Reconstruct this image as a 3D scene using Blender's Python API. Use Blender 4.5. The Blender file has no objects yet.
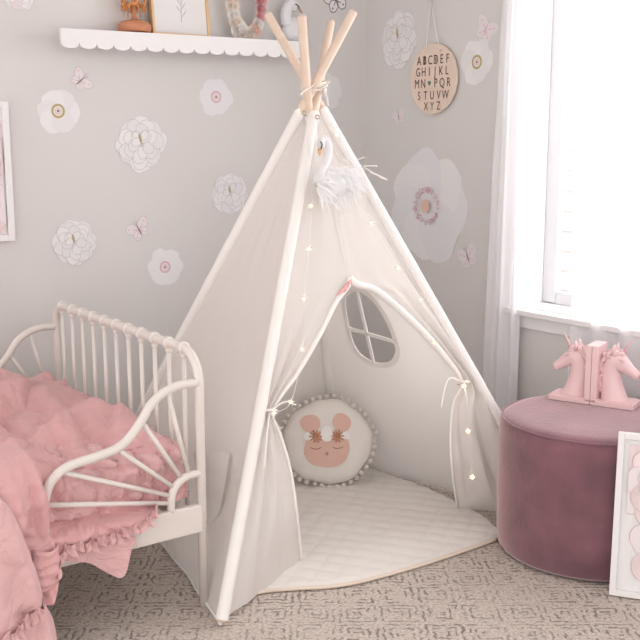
import bpy, math, random
from mathutils import Vector, Matrix, noise, geometry
random.seed(7)
S = bpy.context.scene
COL = S.collection
PI = math.pi
V = Vector

# ------------------------------------------------------------------ camera
F_PX = 1000.0
YAW, PITCH, ROLL = .6213479, .1758112, -.00135
CAM = V((-2.7090288, -3.4483539, 1.3))
FWD = V((math.sin(YAW)*math.cos(PITCH), math.cos(YAW)*math.cos(PITCH), -math.sin(PITCH)))
_r = V((math.cos(YAW), -math.sin(YAW), 0)); _u = _r.cross(FWD)
RGT = _r*math.cos(ROLL) + _u*math.sin(ROLL)
UPV = _u*math.cos(ROLL) - _r*math.sin(ROLL)
cd = bpy.data.cameras.new('camera'); cam = bpy.data.objects.new('camera', cd); COL.objects.link(cam)
cd.sensor_width = 36; cd.sensor_fit = 'HORIZONTAL'; cd.lens = 36*F_PX/640
cam.matrix_world = Matrix((( RGT.x, UPV.x, -FWD.x, CAM.x), (RGT.y, UPV.y, -FWD.y, CAM.y), (RGT.z, UPV.z, -FWD.z, CAM.z), (0,0,0,1)))
S.camera = cam

# ------------------------------------------------------------------ light
S.view_settings.view_transform = 'Standard'; S.view_settings.look = 'None'
S.view_settings.gamma = 1; S.view_settings.use_curve_mapping = False
S.view_settings.exposure = 0.52
w = bpy.data.worlds.new('world'); S.world = w; w.use_nodes = True
bg = w.node_tree.nodes['Background']; bg.inputs['Color'].default_value = (1.0, .98, .962, 1); bg.inputs['Strength'].default_value = 1.36
def area(name, loc, aim, sx, sy, e, col):
    l = bpy.data.lights.new(name, 'AREA'); l.shape = 'RECTANGLE'; l.size = sx; l.size_y = sy; l.energy = e; l.color = col
    o = bpy.data.objects.new(name, l); COL.objects.link(o); o.location = loc
    o.rotation_euler = (V(aim)-V(loc)).to_track_quat('-Z', 'Y').to_euler(); return o
area('window_daylight', (.62, -1.75, 1.6), (-1, -1.7, .9), 1.7, 1.7, 42, (1.0, .985, .98))

# ------------------------------------------------------------------ helpers
WX, WY = .135, .172          # planes of the two walls
def ray(x, y): return FWD + RGT*((x-320)/F_PX) - UPV*((y-320)/F_PX)
def at(x, y, ax, v):
    d = ray(x, y); return CAM + d*((v-CAM[ax])/d[ax])
def hit(P0, n, x, y):
    d = ray(x, y); return CAM + d*((P0-CAM).dot(n)/d.dot(n))

def mat(name, col, rough=.6, bump=0, bscale=60, sheen=0, metal=0, trans=0, var=0, vscale=8, emis=None, estr=0, coat=0, alpha=0, detail=4):
    m = bpy.data.materials.new(name); m.use_nodes = True
    nt = m.node_tree; N = nt.nodes; L = nt.links; b = N['Principled BSDF']
    b.inputs['Base Color'].default_value = (*col, 1); b.inputs['Roughness'].default_value = rough
    b.inputs['Metallic'].default_value = metal
    b.inputs['Sheen Weight'].default_value = sheen; b.inputs['Coat Weight'].default_value = coat
    if emis: b.inputs['Emission Color'].default_value = (*emis, 1); b.inputs['Emission Strength'].default_value = estr
    tc = N.new('ShaderNodeTexCoord')
    if var:
        n = N.new('ShaderNodeTexNoise'); n.inputs['Scale'].default_value = vscale; n.inputs['Detail'].default_value = detail
        L.new(tc.outputs['Object'], n.inputs['Vector'])
        r = N.new('ShaderNodeValToRGB')
        r.color_ramp.elements[0].position = .3; r.color_ramp.elements[1].position = .7
        r.color_ramp.elements[0].color = (*[c*(1-var) for c in col], 1); r.color_ramp.elements[1].color = (*[min(1, c*(1+var)) for c in col], 1)
        L.new(n.outputs['Fac'], r.inputs['Fac']); L.new(r.outputs['Color'], b.inputs['Base Color'])
    if bump:
        n = N.new('ShaderNodeTexNoise'); n.inputs['Scale'].default_value = bscale; n.inputs['Detail'].default_value = detail
        L.new(tc.outputs['Object'], n.inputs['Vector'])
        bp = N.new('ShaderNodeBump'); bp.inputs['Strength'].default_value = bump; bp.inputs['Distance'].default_value = .01
        L.new(n.outputs['Fac'], bp.inputs['Height']); L.new(bp.outputs['Normal'], b.inputs['Normal'])
    out = N['Material Output']; last = b.outputs['BSDF']
    if trans:
        t = N.new('ShaderNodeBsdfTranslucent'); t.inputs['Color'].default_value = (*col, 1)
        mx = N.new('ShaderNodeMixShader'); mx.inputs[0].default_value = trans
        L.new(last, mx.inputs[1]); L.new(t.outputs[0], mx.inputs[2]); last = mx.outputs[0]
    if alpha:
        t = N.new('ShaderNodeBsdfTransparent'); mx = N.new('ShaderNodeMixShader'); mx.inputs[0].default_value = alpha
        L.new(last, mx.inputs[1]); L.new(t.outputs[0], mx.inputs[2]); last = mx.outputs[0]
    L.new(last, out.inputs['Surface'])
    return m

class MB:
    def __init__(s): s.v = []; s.f = []; s.m = []
    def add(s, vs, fs, mi=0):
        o = len(s.v); s.v += [V(q) for q in vs]; s.f += [[i+o for i in f] for f in fs]; s.m += [mi]*len(fs)
    def box(s, c, size, rot=None, mi=0):
        R = rot or Matrix.Identity(3); c = V(c); h = V(size)/2
        vs = [c + R @ V((x*h.x, y*h.y, z*h.z)) for x in (-1, 1) for y in (-1, 1) for z in (-1, 1)]
        s.add(vs, [(0,1,3,2),(4,6,7,5),(0,4,5,1),(2,3,7,6),(0,2,6,4),(1,5,7,3)], mi)
    def tube(s, pts, r, n=10, closed=False, mi=0, cap=True, flat=1.0):
        pts = [V(q) for q in pts]; k = len(pts)
        rs = r if isinstance(r, (list, tuple)) else [r]*k
        T = []
        for i in range(k):
            a = pts[(i-1) % k] if (closed or i > 0) else pts[i]; b = pts[(i+1) % k] if (closed or i < k-1) else pts[i]
            T.append((b-a).normalized())
        ref = V((0,0,1)) if abs(T[0].z) < .9 else V((1,0,0))
        X = T[0].cross(ref).normalized(); vs = []
        for i in range(k):
            X = (X - T[i]*X.dot(T[i])).normalized(); Y = T[i].cross(X)
            for j in range(n):
                a = 2*PI*j/n; vs.append(pts[i] + X*math.cos(a)*rs[i] + Y*math.sin(a)*rs[i]*flat)
        fs = []
        for i in range(k if closed else k-1):
            for j in range(n):
                a = i*n+j; b = i*n+(j+1) % n; c = ((i+1) % k)*n+(j+1) % n; d = ((i+1) % k)*n+j
                fs.append((a, b, c, d))
        if not closed and cap: fs.append(tuple(range(n))[::-1]); fs.append(tuple((k-1)*n+j for j in range(n)))
        s.add(vs, fs, mi)
    def lathe(s, prof, c=(0,0,0), n=48, mi=0, rot=None):
        R = rot or Matrix.Identity(3); c = V(c); vs = []
        for r, z in prof:
            for j in range(n):
                a = 2*PI*j/n; vs.append(c + R @ V((r*math.cos(a), r*math.sin(a), z)))
        fs = []
        for i in range(len(prof)-1):
            for j in range(n): fs.append((i*n+j, i*n+(j+1) % n, (i+1)*n+(j+1) % n, (i+1)*n+j))
        s.add(vs, fs, mi)
    def ell(s, c, r, rot=None, nu=16, nv=10, mi=0):
        R = rot or Matrix.Identity(3); c = V(c); r = V(r if isinstance(r, (tuple, list, Vector)) else (r, r, r))
        vs = [c + R @ V((0,0,-r.z))]
        for i in range(1, nv):
            t = PI*i/nv - PI/2
            for j in range(nu):
                a = 2*PI*j/nu; vs.append(c + R @ V((r.x*math.cos(t)*math.cos(a), r.y*math.cos(t)*math.sin(a), r.z*math.sin(t))))
        vs.append(c + R @ V((0,0,r.z))); fs = []
        for j in range(nu): fs.append((0, 1+(j+1) % nu, 1+j))
        for i in range(nv-2):
            for j in range(nu): fs.append((1+i*nu+j, 1+i*nu+(j+1) % nu, 1+(i+1)*nu+(j+1) % nu, 1+(i+1)*nu+j))
        e = len(vs)-1
        for j in range(nu): fs.append((e, 1+(nv-2)*nu+j, 1+(nv-2)*nu+(j+1) % nu))
        s.add(vs, fs, mi)
    def grid(s, fn, nu, nv, mi=0, wrap=False):
        vs = [fn(i/nu, j/nv) for i in range(nu+1) for j in range(nv+1)]
        fs = [(i*(nv+1)+j, (i+1)*(nv+1)+j, (i+1)*(nv+1)+j+1, i*(nv+1)+j+1) for i in range(nu) for j in range(nv)]
        s.add(vs, fs, mi)
    def build(s, name, mats, parent=None, smooth=True, origin=None, weld=False):
        if not isinstance(mats, (list, tuple)): mats = [mats]
        if parent is not None:
            o0 = V((0,0,0)); q = parent
            while q is not None: o0 += q.location; q = q.parent
        else:
            xs = [v.x for v in s.v]; ys = [v.y for v in s.v]; zs = [v.z for v in s.v]
            o0 = V(origin) if origin is not None else V(((min(xs)+max(xs))/2, (min(ys)+max(ys))/2, min(zs)))
        me = bpy.data.meshes.new(name); me.from_pydata([tuple(v-o0) for v in s.v], [], s.f)
        for m in mats: me.materials.append(m)
        me.polygons.foreach_set('material_index', s.m); me.polygons.foreach_set('use_smooth', [smooth]*len(s.f))
        me.update()
        o = bpy.data.objects.new(name, me); COL.objects.link(o)
        if parent is not None: o.parent = parent
        else: o.location = o0
        return o
def tag(o, label, cat, group=None):
    o['label'] = label; o['category'] = cat
    if group: o['group'] = group
    return o
def thing(name, loc, label, cat, group=None):
    o = bpy.data.objects.new(name, None); COL.objects.link(o); o.location = loc; o.empty_display_size = .05
    return tag(o, label, cat, group)
def struct(o): o['kind'] = 'structure'; return o
def bevel(o, wd=.004, seg=2):
    b = o.modifiers.new('bevel', 'BEVEL'); b.width = wd; b.segments = seg; b.limit_method = 'ANGLE'; return o
def subsurf(o, n=2):
    b = o.modifiers.new('subsurf', 'SUBSURF'); b.levels = n; b.render_levels = n; return o
def lerp(a, b, t): return a+(b-a)*t
def sstep(a, b, x):
    t = max(0, min(1, (x-a)/(b-a))); return t*t*(3-2*t)
def keys(ks, t):
    """ks: list of (t, value); smooth (Catmull-Rom) interpolation."""
    n = len(ks)
    if t <= ks[0][0]: return ks[0][1]
    for i in range(n-1):
        if t <= ks[i+1][0]:
            t0, t1 = ks[i][0], ks[i+1][0]; u = (t-t0)/(t1-t0)
            p1, p2 = ks[i][1], ks[i+1][1]
            m1 = (p2-(ks[i-1][1] if i > 0 else p1))*((t1-t0)/(t1-ks[i-1][0] if i > 0 else t1-t0))
            m2 = ((ks[i+2][1] if i+2 < n else p2)-p1)*((t1-t0)/((ks[i+2][0] if i+2 < n else t1)-t0))
            return p1*(2*u**3-3*u*u+1)+m1*(u**3-2*u*u+u)+p2*(-2*u**3+3*u*u)+m2*(u**3-u*u)
    return ks[-1][1]
def curve(pts, n):
    pts = [V(q) for q in pts]; ks = [(i/(len(pts)-1), q) for i, q in enumerate(pts)]
    return [keys(ks, i/n) for i in range(n+1)]
def nz(x, y, z=0): return noise.noise(V((x, y, z)))
def rotz(a): return Matrix.Rotation(a, 3, 'Z')

# ------------------------------------------------------------------ materials
M = {}
M['wall'] = mat('wall_paint', (.68, .652, .64), .75, bump=.06, bscale=180)
M['ceiling'] = mat('ceiling_paint', (.8, .79, .78), .8)
M['white'] = mat('white_trim', (.83, .81, .81), .45)
M['bedwhite'] = mat('white_enamel', (.76, .70, .66), .35, coat=.2)
M['canvas'] = mat('canvas', (.885, .845, .82), .85, bump=.12, bscale=350, trans=.36)
M['canvas2'] = mat('canvas_sleeve', (.885, .85, .83), .85, bump=.12, bscale=350)
M['wood'] = mat('pole_wood', (.76, .60, .49), .5, var=.06, vscale=12)
M['pink'] = mat('pink_linen', (.69, .385, .39), .9, bump=.18, bscale=260, var=.05, vscale=5, sheen=.2)
M['pink2'] = mat('pink_linen_light', (.73, .45, .455), .9, bump=.18, bscale=260, var=.05, vscale=5, sheen=.2)
M['velvet'] = mat('mauve_velvet', (.165, .068, .086), .8, bump=.15, bscale=60, var=.38, vscale=6, sheen=1.0, detail=6)
M['velvet'].node_tree.nodes['Principled BSDF'].inputs['Sheen Tint'].default_value = (1.0, .76, .79, 1)
M['velvet'].node_tree.nodes['Principled BSDF'].inputs['Sheen Roughness'].default_value = .5
M['unicorn'] = mat('pink_resin', (.84, .59, .60), .4, coat=.15)
M['gold'] = mat('gold_frame', (.72, .46, .24), .4, metal=.3)
M['paper'] = mat('paper', (.80, .78, .78), .6)
M['ink'] = mat('ink', (.08, .06, .055), .6)
M['greyink'] = mat('grey_ink', (.42, .38, .38), .7)
M['rope'] = mat('cotton_rope', (.82, .76, .70), .9, bump=.3, bscale=400)
M['plywood'] = mat('sign_wood', (.78, .62, .52), .6, var=.05, vscale=15)
M['feather'] = mat('feather', (.92, .91, .92), .8, trans=.3)
M['glow'] = mat('warm_bulb', (1, .75, .5), .4, emis=(1, .50, .22), estr=7)
M['glow2'] = mat('warm_bulb_bright', (1, .7, .4), .4, emis=(1, .42, .14), estr=11)
M['star'] = mat('clear_star', (.95, .88, .80), .3, alpha=.45)
M['wire'] = mat('thin_wire', (.80, .78, .76), .5)
M['toy'] = mat('orange_wood', (.56, .23, .12), .45, var=.12, vscale=25)
M['toy2'] = mat('amber_wood', (.66, .28, .09), .45, var=.15, vscale=40)
M['metalgrey'] = mat('brass_grommet', (.45, .40, .34), .35, metal=.8)

def linen(m):
    nt = m.node_tree; N = nt.nodes; L = nt.links; tc = N.new('ShaderNodeTexCoord')
    n = N.new('ShaderNodeTexNoise'); n.inputs['Scale'].default_value = 5.5; n.inputs['Detail'].default_value = 3.5; n.inputs['Distortion'].default_value = 1.6; n.inputs['Roughness'].default_value = .55
    L.new(tc.outputs['Object'], n.inputs['Vector'])
    r = N.new('ShaderNodeMath'); r.operation = 'SUBTRACT'; L.new(n.outputs['Fac'], r.inputs[0]); r.inputs[1].default_value = .5
    a = N.new('ShaderNodeMath'); a.operation = 'ABSOLUTE'; L.new(r.outputs[0], a.inputs[0])
    q = N.new('ShaderNodeMath'); q.operation = 'POWER'; L.new(a.outputs[0], q.inputs[0]); q.inputs[1].default_value = .7
    bp = N.new('ShaderNodeBump'); bp.inputs['Strength'].default_value = .42; bp.inputs['Distance'].default_value = .04
    L.new(q.outputs[0], bp.inputs['Height']); b = N['Principled BSDF']
    old = b.inputs['Normal'].links[0].from_node; L.new(bp.outputs['Normal'], old.inputs['Normal'])
linen(M['pink']); linen(M['pink2'])
# ------------------------------------------------------------------ floor with patterned carpet
def carpet():
    m = bpy.data.materials.new('carpet'); m.use_nodes = True; nt = m.node_tree; N = nt.nodes; L = nt.links; b = N['Principled BSDF']
    b.inputs['Roughness'].default_value = .95
    tc = N.new('ShaderNodeTexCoord'); mp = N.new('ShaderNodeMapping'); mp.inputs['Rotation'].default_value = (0, 0, .62); mp.inputs['Scale'].default_value = (8.6, 8.6, 8.6)
    L.new(tc.outputs['Object'], mp.inputs['Vector'])
    nw = N.new('ShaderNodeTexNoise'); nw.inputs['Scale'].default_value = 5; nw.inputs['Detail'].default_value = 2; L.new(mp.outputs[0], nw.inputs['Vector'])
    def math_(op, a, b_=None, c=None):
        n = N.new('ShaderNodeMath'); n.operation = op
        for i, q in enumerate((a, b_, c)):
            if q is None: continue
            if isinstance(q, (int, float)): n.inputs[i].default_value = q
            else: L.new(q, n.inputs[i])
        return n.outputs[0]
    sp = N.new('ShaderNodeSeparateXYZ'); L.new(mp.outputs[0], sp.inputs[0])
    wob = math_('MULTIPLY', math_('SUBTRACT', nw.outputs['Fac'], .5), .22)
    u = math_('ABSOLUTE', math_('SUBTRACT', math_('FRACT', math_('ADD', sp.outputs['X'], wob)), .5))
    v = math_('ABSOLUTE', math_('SUBTRACT', math_('FRACT', math_('ADD', sp.outputs['Y'], wob)), .5))
    d = math_('MAXIMUM', u, v)
    st = math_('ABSOLUTE', math_('SUBTRACT', math_('FRACT', math_('MULTIPLY', d, 6.0)), .5))     # 0 = middle of a stroke
    line = math_('SUBTRACT', 1.0, math_('MULTIPLY', st, 4.0))
    nb = N.new('ShaderNodeTexNoise'); nb.inputs['Scale'].default_value = 4.2; nb.inputs['Detail'].default_value = 3; L.new(mp.outputs[0], nb.inputs['Vector'])
    nl = N.new('ShaderNodeTexNoise'); nl.inputs['Scale'].default_value = .45; nl.inputs['Detail'].default_value = 2; L.new(mp.outputs[0], nl.inputs['Vector'])
    brk = math_('MULTIPLY', math_('SUBTRACT', nb.outputs['Fac'], .46), 10.0)
    fac = math_('MULTIPLY', math_('MINIMUM', math_('MAXIMUM', line, 0.0), math_('MINIMUM', math_('MAXIMUM', brk, 0.0), 1.0)), math_('MULTIPLY', nl.outputs['Fac'], 2.2))
    nf = N.new('ShaderNodeTexNoise'); nf.inputs['Scale'].default_value = 14; nf.inputs['Detail'].default_value = 6; L.new(mp.outputs[0], nf.inputs['Vector'])
    fr = N.new('ShaderNodeValToRGB'); fr.color_ramp.elements[0].position = .32; fr.color_ramp.elements[1].position = .62
    fr.color_ramp.elements[0].color = (.47, .39, .34, 1); fr.color_ramp.elements[1].color = (.72, .64, .585, 1)
    L.new(nf.outputs['Fac'], fr.inputs['Fac'])
    mx = N.new('ShaderNodeMix'); mx.data_type = 'RGBA'; L.new(fac, mx.inputs[0]); L.new(fr.outputs[0], mx.inputs[6]); mx.inputs[7].default_value = (.27, .22, .195, 1)
    L.new(mx.outputs[2], b.inputs['Base Color'])
    bp = N.new('ShaderNodeBump'); bp.inputs['Strength'].default_value = .5; bp.inputs['Distance'].default_value = .01
    L.new(math_('SUBTRACT', nf.outputs['Fac'], math_('MULTIPLY', fac, .4)), bp.inputs['Height']); L.new(bp.outputs[0], b.inputs['Normal'])
    return m
b = MB(); b.box((-1.9, -2.6, -.05), (4.3, 5.8, .1)); struct(b.build('floor', carpet(), smooth=False))
b = MB(); b.box((-1.9, -2.6, 2.55), (4.3, 5.8, .1)); struct(b.build('ceiling', M['ceiling'], smooth=False))
b = MB(); b.box((-1.9, WY+.05, 1.25), (4.3, .1, 2.5)); struct(b.build('wall_left', M['wall'], smooth=False))
# window wall with an opening
sill = at(515.3, 306.6, 0, WX); wy1 = at(527, 40, 0, WX).y; wy0 = wy1-1.75; wz0 = sill.z; wz1 = 2.25; TH = .2
b = MB()
b.box((WX+TH/2, (WY+.1+wy1)/2, 1.25), (TH, WY+.1-wy1, 2.5)); b.box((WX+TH/2, (wy0-5.4)/2, 1.25), (TH, wy0+5.4, 2.5))
b.box((WX+TH/2, (wy0+wy1)/2, wz0/2), (TH, wy1-wy0, wz0)); b.box((WX+TH/2, (wy0+wy1)/2, (wz1+2.5)/2), (TH, wy1-wy0, 2.5-wz1))
struct(b.build('wall_right', M['wall'], smooth=False))
b = MB(); b.box((-1.9, WY-.008, .05), (4.2, .016, .1)); struct(bevel(b.build('baseboard_left', M['white'], smooth=False)))
b = MB(); b.box((WX-.008, -2.6, .05), (.016, 5.5, .1)); struct(bevel(b.build('baseboard_right', M['white'], smooth=False)))
# window: sill, architrave, lining, sash, glass
win = thing('window_1', (WX, (wy0+wy1)/2, wz0), '', ''); del win['label']; del win['category']; struct(win)
b = MB(); b.box((WX-.012, (wy0+wy1)/2, wz0-.010), (.075, wy1-wy0+.17, .022)); b.box((WX+.09, (wy0+wy1)/2, wz0+.004), (.18, wy1-wy0, .012)); bevel(b.build('window_sill', M['white'], win, smooth=False))
b = MB(); b.box((WX-.008, (wy0+wy1)/2, wz0-.048), (.016, wy1-wy0+.13, .052))
b.box((WX-.008, wy1+.03, (wz0+wz1)/2+.02), (.016, .06, wz1-wz0+.06)); b.box((WX-.008, wy0-.03, (wz0+wz1)/2+.02), (.016, .06, wz1-wz0+.06)); b.box((WX-.008, (wy0+wy1)/2, wz1+.03), (.016, wy1-wy0, .06))
bevel(b.build('window_architrave', M['white'], win, smooth=False))
b = MB(); b.box((WX+.075, wy1-.006, (wz0+wz1)/2), (.15, .012, wz1-wz0)); b.box((WX+.075, wy0+.006, (wz0+wz1)/2), (.15, .012, wz1-wz0)); b.box((WX+.075, (wy0+wy1)/2, wz1-.006), (.15, wy1-wy0, .012))
b.build('window_lining', M['white'], win, smooth=False)
M['sash'] = mat('sash_aluminium', (.62, .62, .64), .5)
b = MB(); zc = (wz0+wz1)/2; sx = WX+.135; ym = (wy0+wy1)/2
for y in (wy1-.045, wy0+.045): b.box((sx, y, zc), (.03, .065, wz1-wz0-.026))
b.box((sx, ym, zc), (.03, .05, wz1-wz0-.13))
for z in (wz0+.035, wz1-.035): b.box((sx, ym, z), (.026, wy1-wy0-.156, .05))
bevel(b.build('window_frame', M['sash'], win, smooth=False))
M['glass'] = mat('glass', (.9, .95, .95), .05, alpha=.93)
for y0, y1 in ((wy0+.07, ym-.02), (ym+.02, wy1-.07)):
    b = MB(); b.box((sx, (y0+y1)/2, zc), (.004, y1-y0, wz1-wz0-.1)); b.build('window_pane', M['glass'], win, smooth=False)
# brick edge of the house outside the window
M['brick'] = mat('outside_brick', (.80, .72, .69), .9, var=.1, vscale=20); M['mortar'] = mat('mortar', (.62, .57, .55), .9)
b = MB(); bz = 0.02
b.box((WX+.265, wy1-.035, 1.25), (.09, .06, 2.5), mi=1)
while bz < 2.45:
    b.box((WX+.265, wy1-.038, bz+.038), (.1, .066, .068)); bz += .078
struct(b.build('trim_1', [M['brick'], M['mortar']], smooth=False))

# ------------------------------------------------------------------ curtains
M['sheer'] = mat('sheer_curtain', (.95, .94, .96), .8, trans=.2, alpha=.14)
M['sheer2'] = mat('sheer_curtain_wide', (.95, .94, .96), .8, trans=.15, alpha=.22)
def curtain(name, ytop, ybot, nf, amp, m, label, x0, zb=.02):
    r = thing(name, (x0, (ytop[0]+ytop[1])/2, zb), label, 'curtain', 'sheer curtains at the window'); b = MB()
    def fn(u, v):
        z = lerp(zb, 2.35, v)
        y = lerp(lerp(ybot[0], ybot[1], u), lerp(ytop[0], ytop[1], u), v)
        ph = u*nf*2*PI + .7*nz(u*3, v*1.5)
        return V((x0 + amp*math.sin(ph)*(.8+.3*nz(u*4, v*2, 3)) + .004*nz(u*20, v*9), y + .01*math.cos(ph*.5+v*2), z))
    b.grid(fn, int(nf*16), 40); b.build('drape', m, r)
    for uu in (0, 1): b = MB(); b.tube([fn(uu, i/30) for i in range(31)], .0022, 6); b.build('side_hem', M['sheer'], r)
    return r
c2 = at(571, 335, 0, WX-.05).y; cl = at(503, 100, 0, WX-.05).y; cr = at(526, 100, 0, WX-.05).y; bl = at(486, 380, 0, WX-.05).y; br_ = at(513, 380, 0, WX-.05).y
curtain('sheer_curtain', (cl, cr), (bl+.02, br_), 3.2, .018, M['sheer'], 'white sheer curtain gathered at the left edge of the window', WX-.05)
curtain('sheer_curtain', (c2, wy0-.08), (c2, wy0-.08), 11, .016, M['sheer2'], 'wide translucent white sheer curtain covering the window behind the mauve pouf', WX-.045)
b = MB(); b.tube([(WX-.05, wy1+.22, 2.36), (WX-.05, wy0-.25, 2.36)], .011, 12)
for y in (wy1+.22, wy0-.25): b.ell((WX-.05, y, 2.36), .022)
for y in (wy1+.17, wy0-.2): b.tube([(WX, y, 2.36), (WX-.05, y, 2.36)], .006, 8)
tag(b.build('curtain_rod', M['white']), 'white curtain rod mounted above the window', 'curtain rod')

# ------------------------------------------------------------------ TEEPEE
FL = V((-1.458, -1.232, 0)); BL = V((-1.293, -.035, 0)); BR = V((-.34, -.238, 0)); FR = V((-.106, -1.233, 0))
APX = at(314.5, 95, 1, -.68)
aFL = at(317.5, 95, 1, -.672); aBL = at(311, 92, 1, -.70); aBR = at(307.5, 95, 1, -.70); aFR = at(311, 90, 1, -.66)
tp = thing('teepee', ((FL+FR+BL+BR)/4).to_tuple(), 'white canvas play teepee with four wooden poles and tied-back door', 'teepee')
poles = {}
for k, f, a, s in (('FL', FL, aFL, 1.175), ('BL', BL, aBL, 1.172), ('BR', BR, aBR, 1.165), ('FR', FR, aFR, 1.168)):
    e = f+(a-f)*s; d = (e-f).normalized(); b = MB()
    st = f + d*.012 + V((0,0,.004))
    b.tube([st, e-d*.006, e-d*.002, e], [.0145, .0145, .012, .008], 20)
    b.build('pole', M['wood'], tp); poles[k] = (f, a)
def on(k, t): f, a = poles[k]; return f+(a-f)*t
def pole_at(k, y):      # point of the pole at an image height
    lo, hi = 0, 1
    for _ in range(40):
        m_ = (lo+hi)/2; P = on(k, m_)-CAM; yy = 320-F_PX*P.dot(UPV)/P.dot(FWD)
        if yy > y: lo = m_
        else: hi = m_
    return on(k, lo)
T_TOP = .958
# fabric sleeves round the poles
for k in ('FL', 'BL', 'BR', 'FR'):
    b = MB(); n = 40
    pts = [on(k, lerp(.012, T_TOP, i/n)) for i in range(n+1)]
    b.tube(pts, [.0185+.0015*nz(i*.9, 3, hash(k[0]) % 3) for i in range(n+1)], 16, cap=False); b.build('pole_sleeve', M['canvas2'], tp)
# panels as (u across, v up) between two poles, with sag
CEN = (FL+FR+BL+BR)/4
def panel_pt(ka, kb, u, v, sag=.03, seed=0, vb=0.004, drop=0):
    A = on(ka, lerp(vb, T_TOP, v)); B = on(kb, lerp(vb, T_TOP, v)); P = A.lerp(B, u)
    n = (on(kb, 0)-on(ka, 0)).cross(on(ka, 1)-on(ka, 0)).normalized()
    if n.dot(CEN-on(ka, 0)) < 0: n = -n
    w_ = (1-v)
    P = P + n*(sag*math.sin(PI*u)*(.25+.75*w_) + (.010*nz(u*3.1, v*4, seed)+.006*nz(u*9+v*3, v*7, seed+5))*math.sin(PI*u)**.5)
    P.z += .012*math.sin(PI*u)*w_**6 if drop == 0 else drop*math.sin(PI*u)*w_**4
    P.z = max(P.z, .004)
    return P
b = MB(); b.grid(lambda u, v: panel_pt('BL', 'FL', u, v, .045, 1), 60, 60); left_panel = b.build('left_panel', M['canvas'], tp)
b = MB(); b.grid(lambda u, v: panel_pt('BL', 'BR', u, v, .02, 2), 50, 50); b.build('back_panel', M['canvas'], tp)
# right panel with a rounded window hole
nR = (FR-BR).cross(aBR-BR).normalized()
outline = [(346, 297), (357, 291), (371, 299), (381, 312), (389, 328), (394, 343), (395.5, 352), (391, 361), (382, 363.5), (371, 361), (360, 353), (353, 341), (349, 326), (346, 311)]
ax1 = (FR-BR).normalized(); ax2 = nR.cross(ax1).normalized()
if ax2.z < 0: ax2 = -ax2
def to2(P): d = P-BR; return V((d.dot(ax1), d.dot(ax2)))
o2 = [to2(hit(BR, nR, x, y)) for x, y in outline]
c2d = sum(o2, V((0, 0)))/len(o2)
oc = [keys([(i, (o2+o2+o2)[i+len(o2)-1+0]) for i in range(0, len(o2)+3)], 1+j*len(o2)/72) for j in range(72)]
def inside(P, poly):
    c = False; j = len(poly)-1
    for i in range(len(poly)):
        a, bb = poly[i], poly[j]
        if (a.y > P.y) != (bb.y > P.y) and P.x < (bb.x-a.x)*(P.y-a.y)/(bb.y-a.y)+a.x: c = not c
        j = i
    return c
corners = [to2(on('BR', .004)), to2(on('FR', .004)), to2(on('FR', T_TOP)), to2(on('BR', T_TOP))]
vs2 = []; edges = []
for i in range(4):
    a, c_ = corners[i], corners[(i+1) % 4]
    for j in range(24): vs2.append(a.lerp(c_, j/24))
no = len(vs2); edges += [(i, (i+1) % no) for i in range(no)]
for q in oc: vs2.append(q)
edges += [(no+i, no+(i+1) % 72) for i in range(72)]
for i in range(1, 44):
    for j in range(1, 44):
        P = V((lerp(-.05, 1.1, i/44+.5/44*(j % 2)), lerp(0, 1.6, j/44)))
        if inside(P, corners) and not inside(P, oc) and min((P-q).length for q in oc) > .012: vs2.append(P)
r_ = geometry.delaunay_2d_cdt(vs2, edges, [], 0, 1e-5)
rv, rf = r_[0], [f for f in r_[2]]
sg = nR if nR.dot(CEN-BR) > 0 else -nR
def lift(P):
    P3 = BR+ax1*P.x+ax2*P.y
    e = max(0, min(1, (corners[0].lerp(corners[3], max(0, P.y/1.5))-P).length/.3))
    return P3 + sg*(.008*nz(P.x*4, P.y*4, 9)*e)
b = MB(); fs = []
for f in rf:
    c_ = (rv[f[0]]+rv[f[1]]+rv[f[2]])/3
    if inside(c_, corners) and not inside(c_, oc): fs.append(tuple(f))
b.add([lift(P) for P in rv], fs); b.build('right_panel', M['canvas'], tp)
b = MB()
ring_in = [q.lerp(c2d, .0) for q in oc]; ring_out = [q+(q-c2d).normalized()*.017 for q in oc]
for k in range(72):
    a0, a1, b0, b1 = ring_in[k], ring_in[(k+1) % 72], ring_out[k], ring_out[(k+1) % 72]
    q = [lift(P)+sg*.003 for P in (a0, a1, b1, b0)]; b.add(q, [(0, 1, 2, 3)])
b.tube([lift(P)+sg*.001 for P in ring_in], .0028, 8, closed=True); b.tube([lift(P)+sg*.001 for P in ring_out], .0022, 8, closed=True)
fr_ = b.build('window_trim', M['canvas2'], tp)
for p0, p1 in (((349, 328), (394, 341)), ((357.5, 292), (374, 362))):
    A, B = hit(BR, nR, *p0), hit(BR, nR, *p1); b = MB(); d = (B-A); s_ = d.normalized().cross(sg)
    b.box((A+B)/2+sg*.003, (d.length+.01, .014, .004), Matrix((d.normalized(), s_, sg)).transposed()); b.build('window_bar', M['canvas2'], tp, smooth=False)
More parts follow.
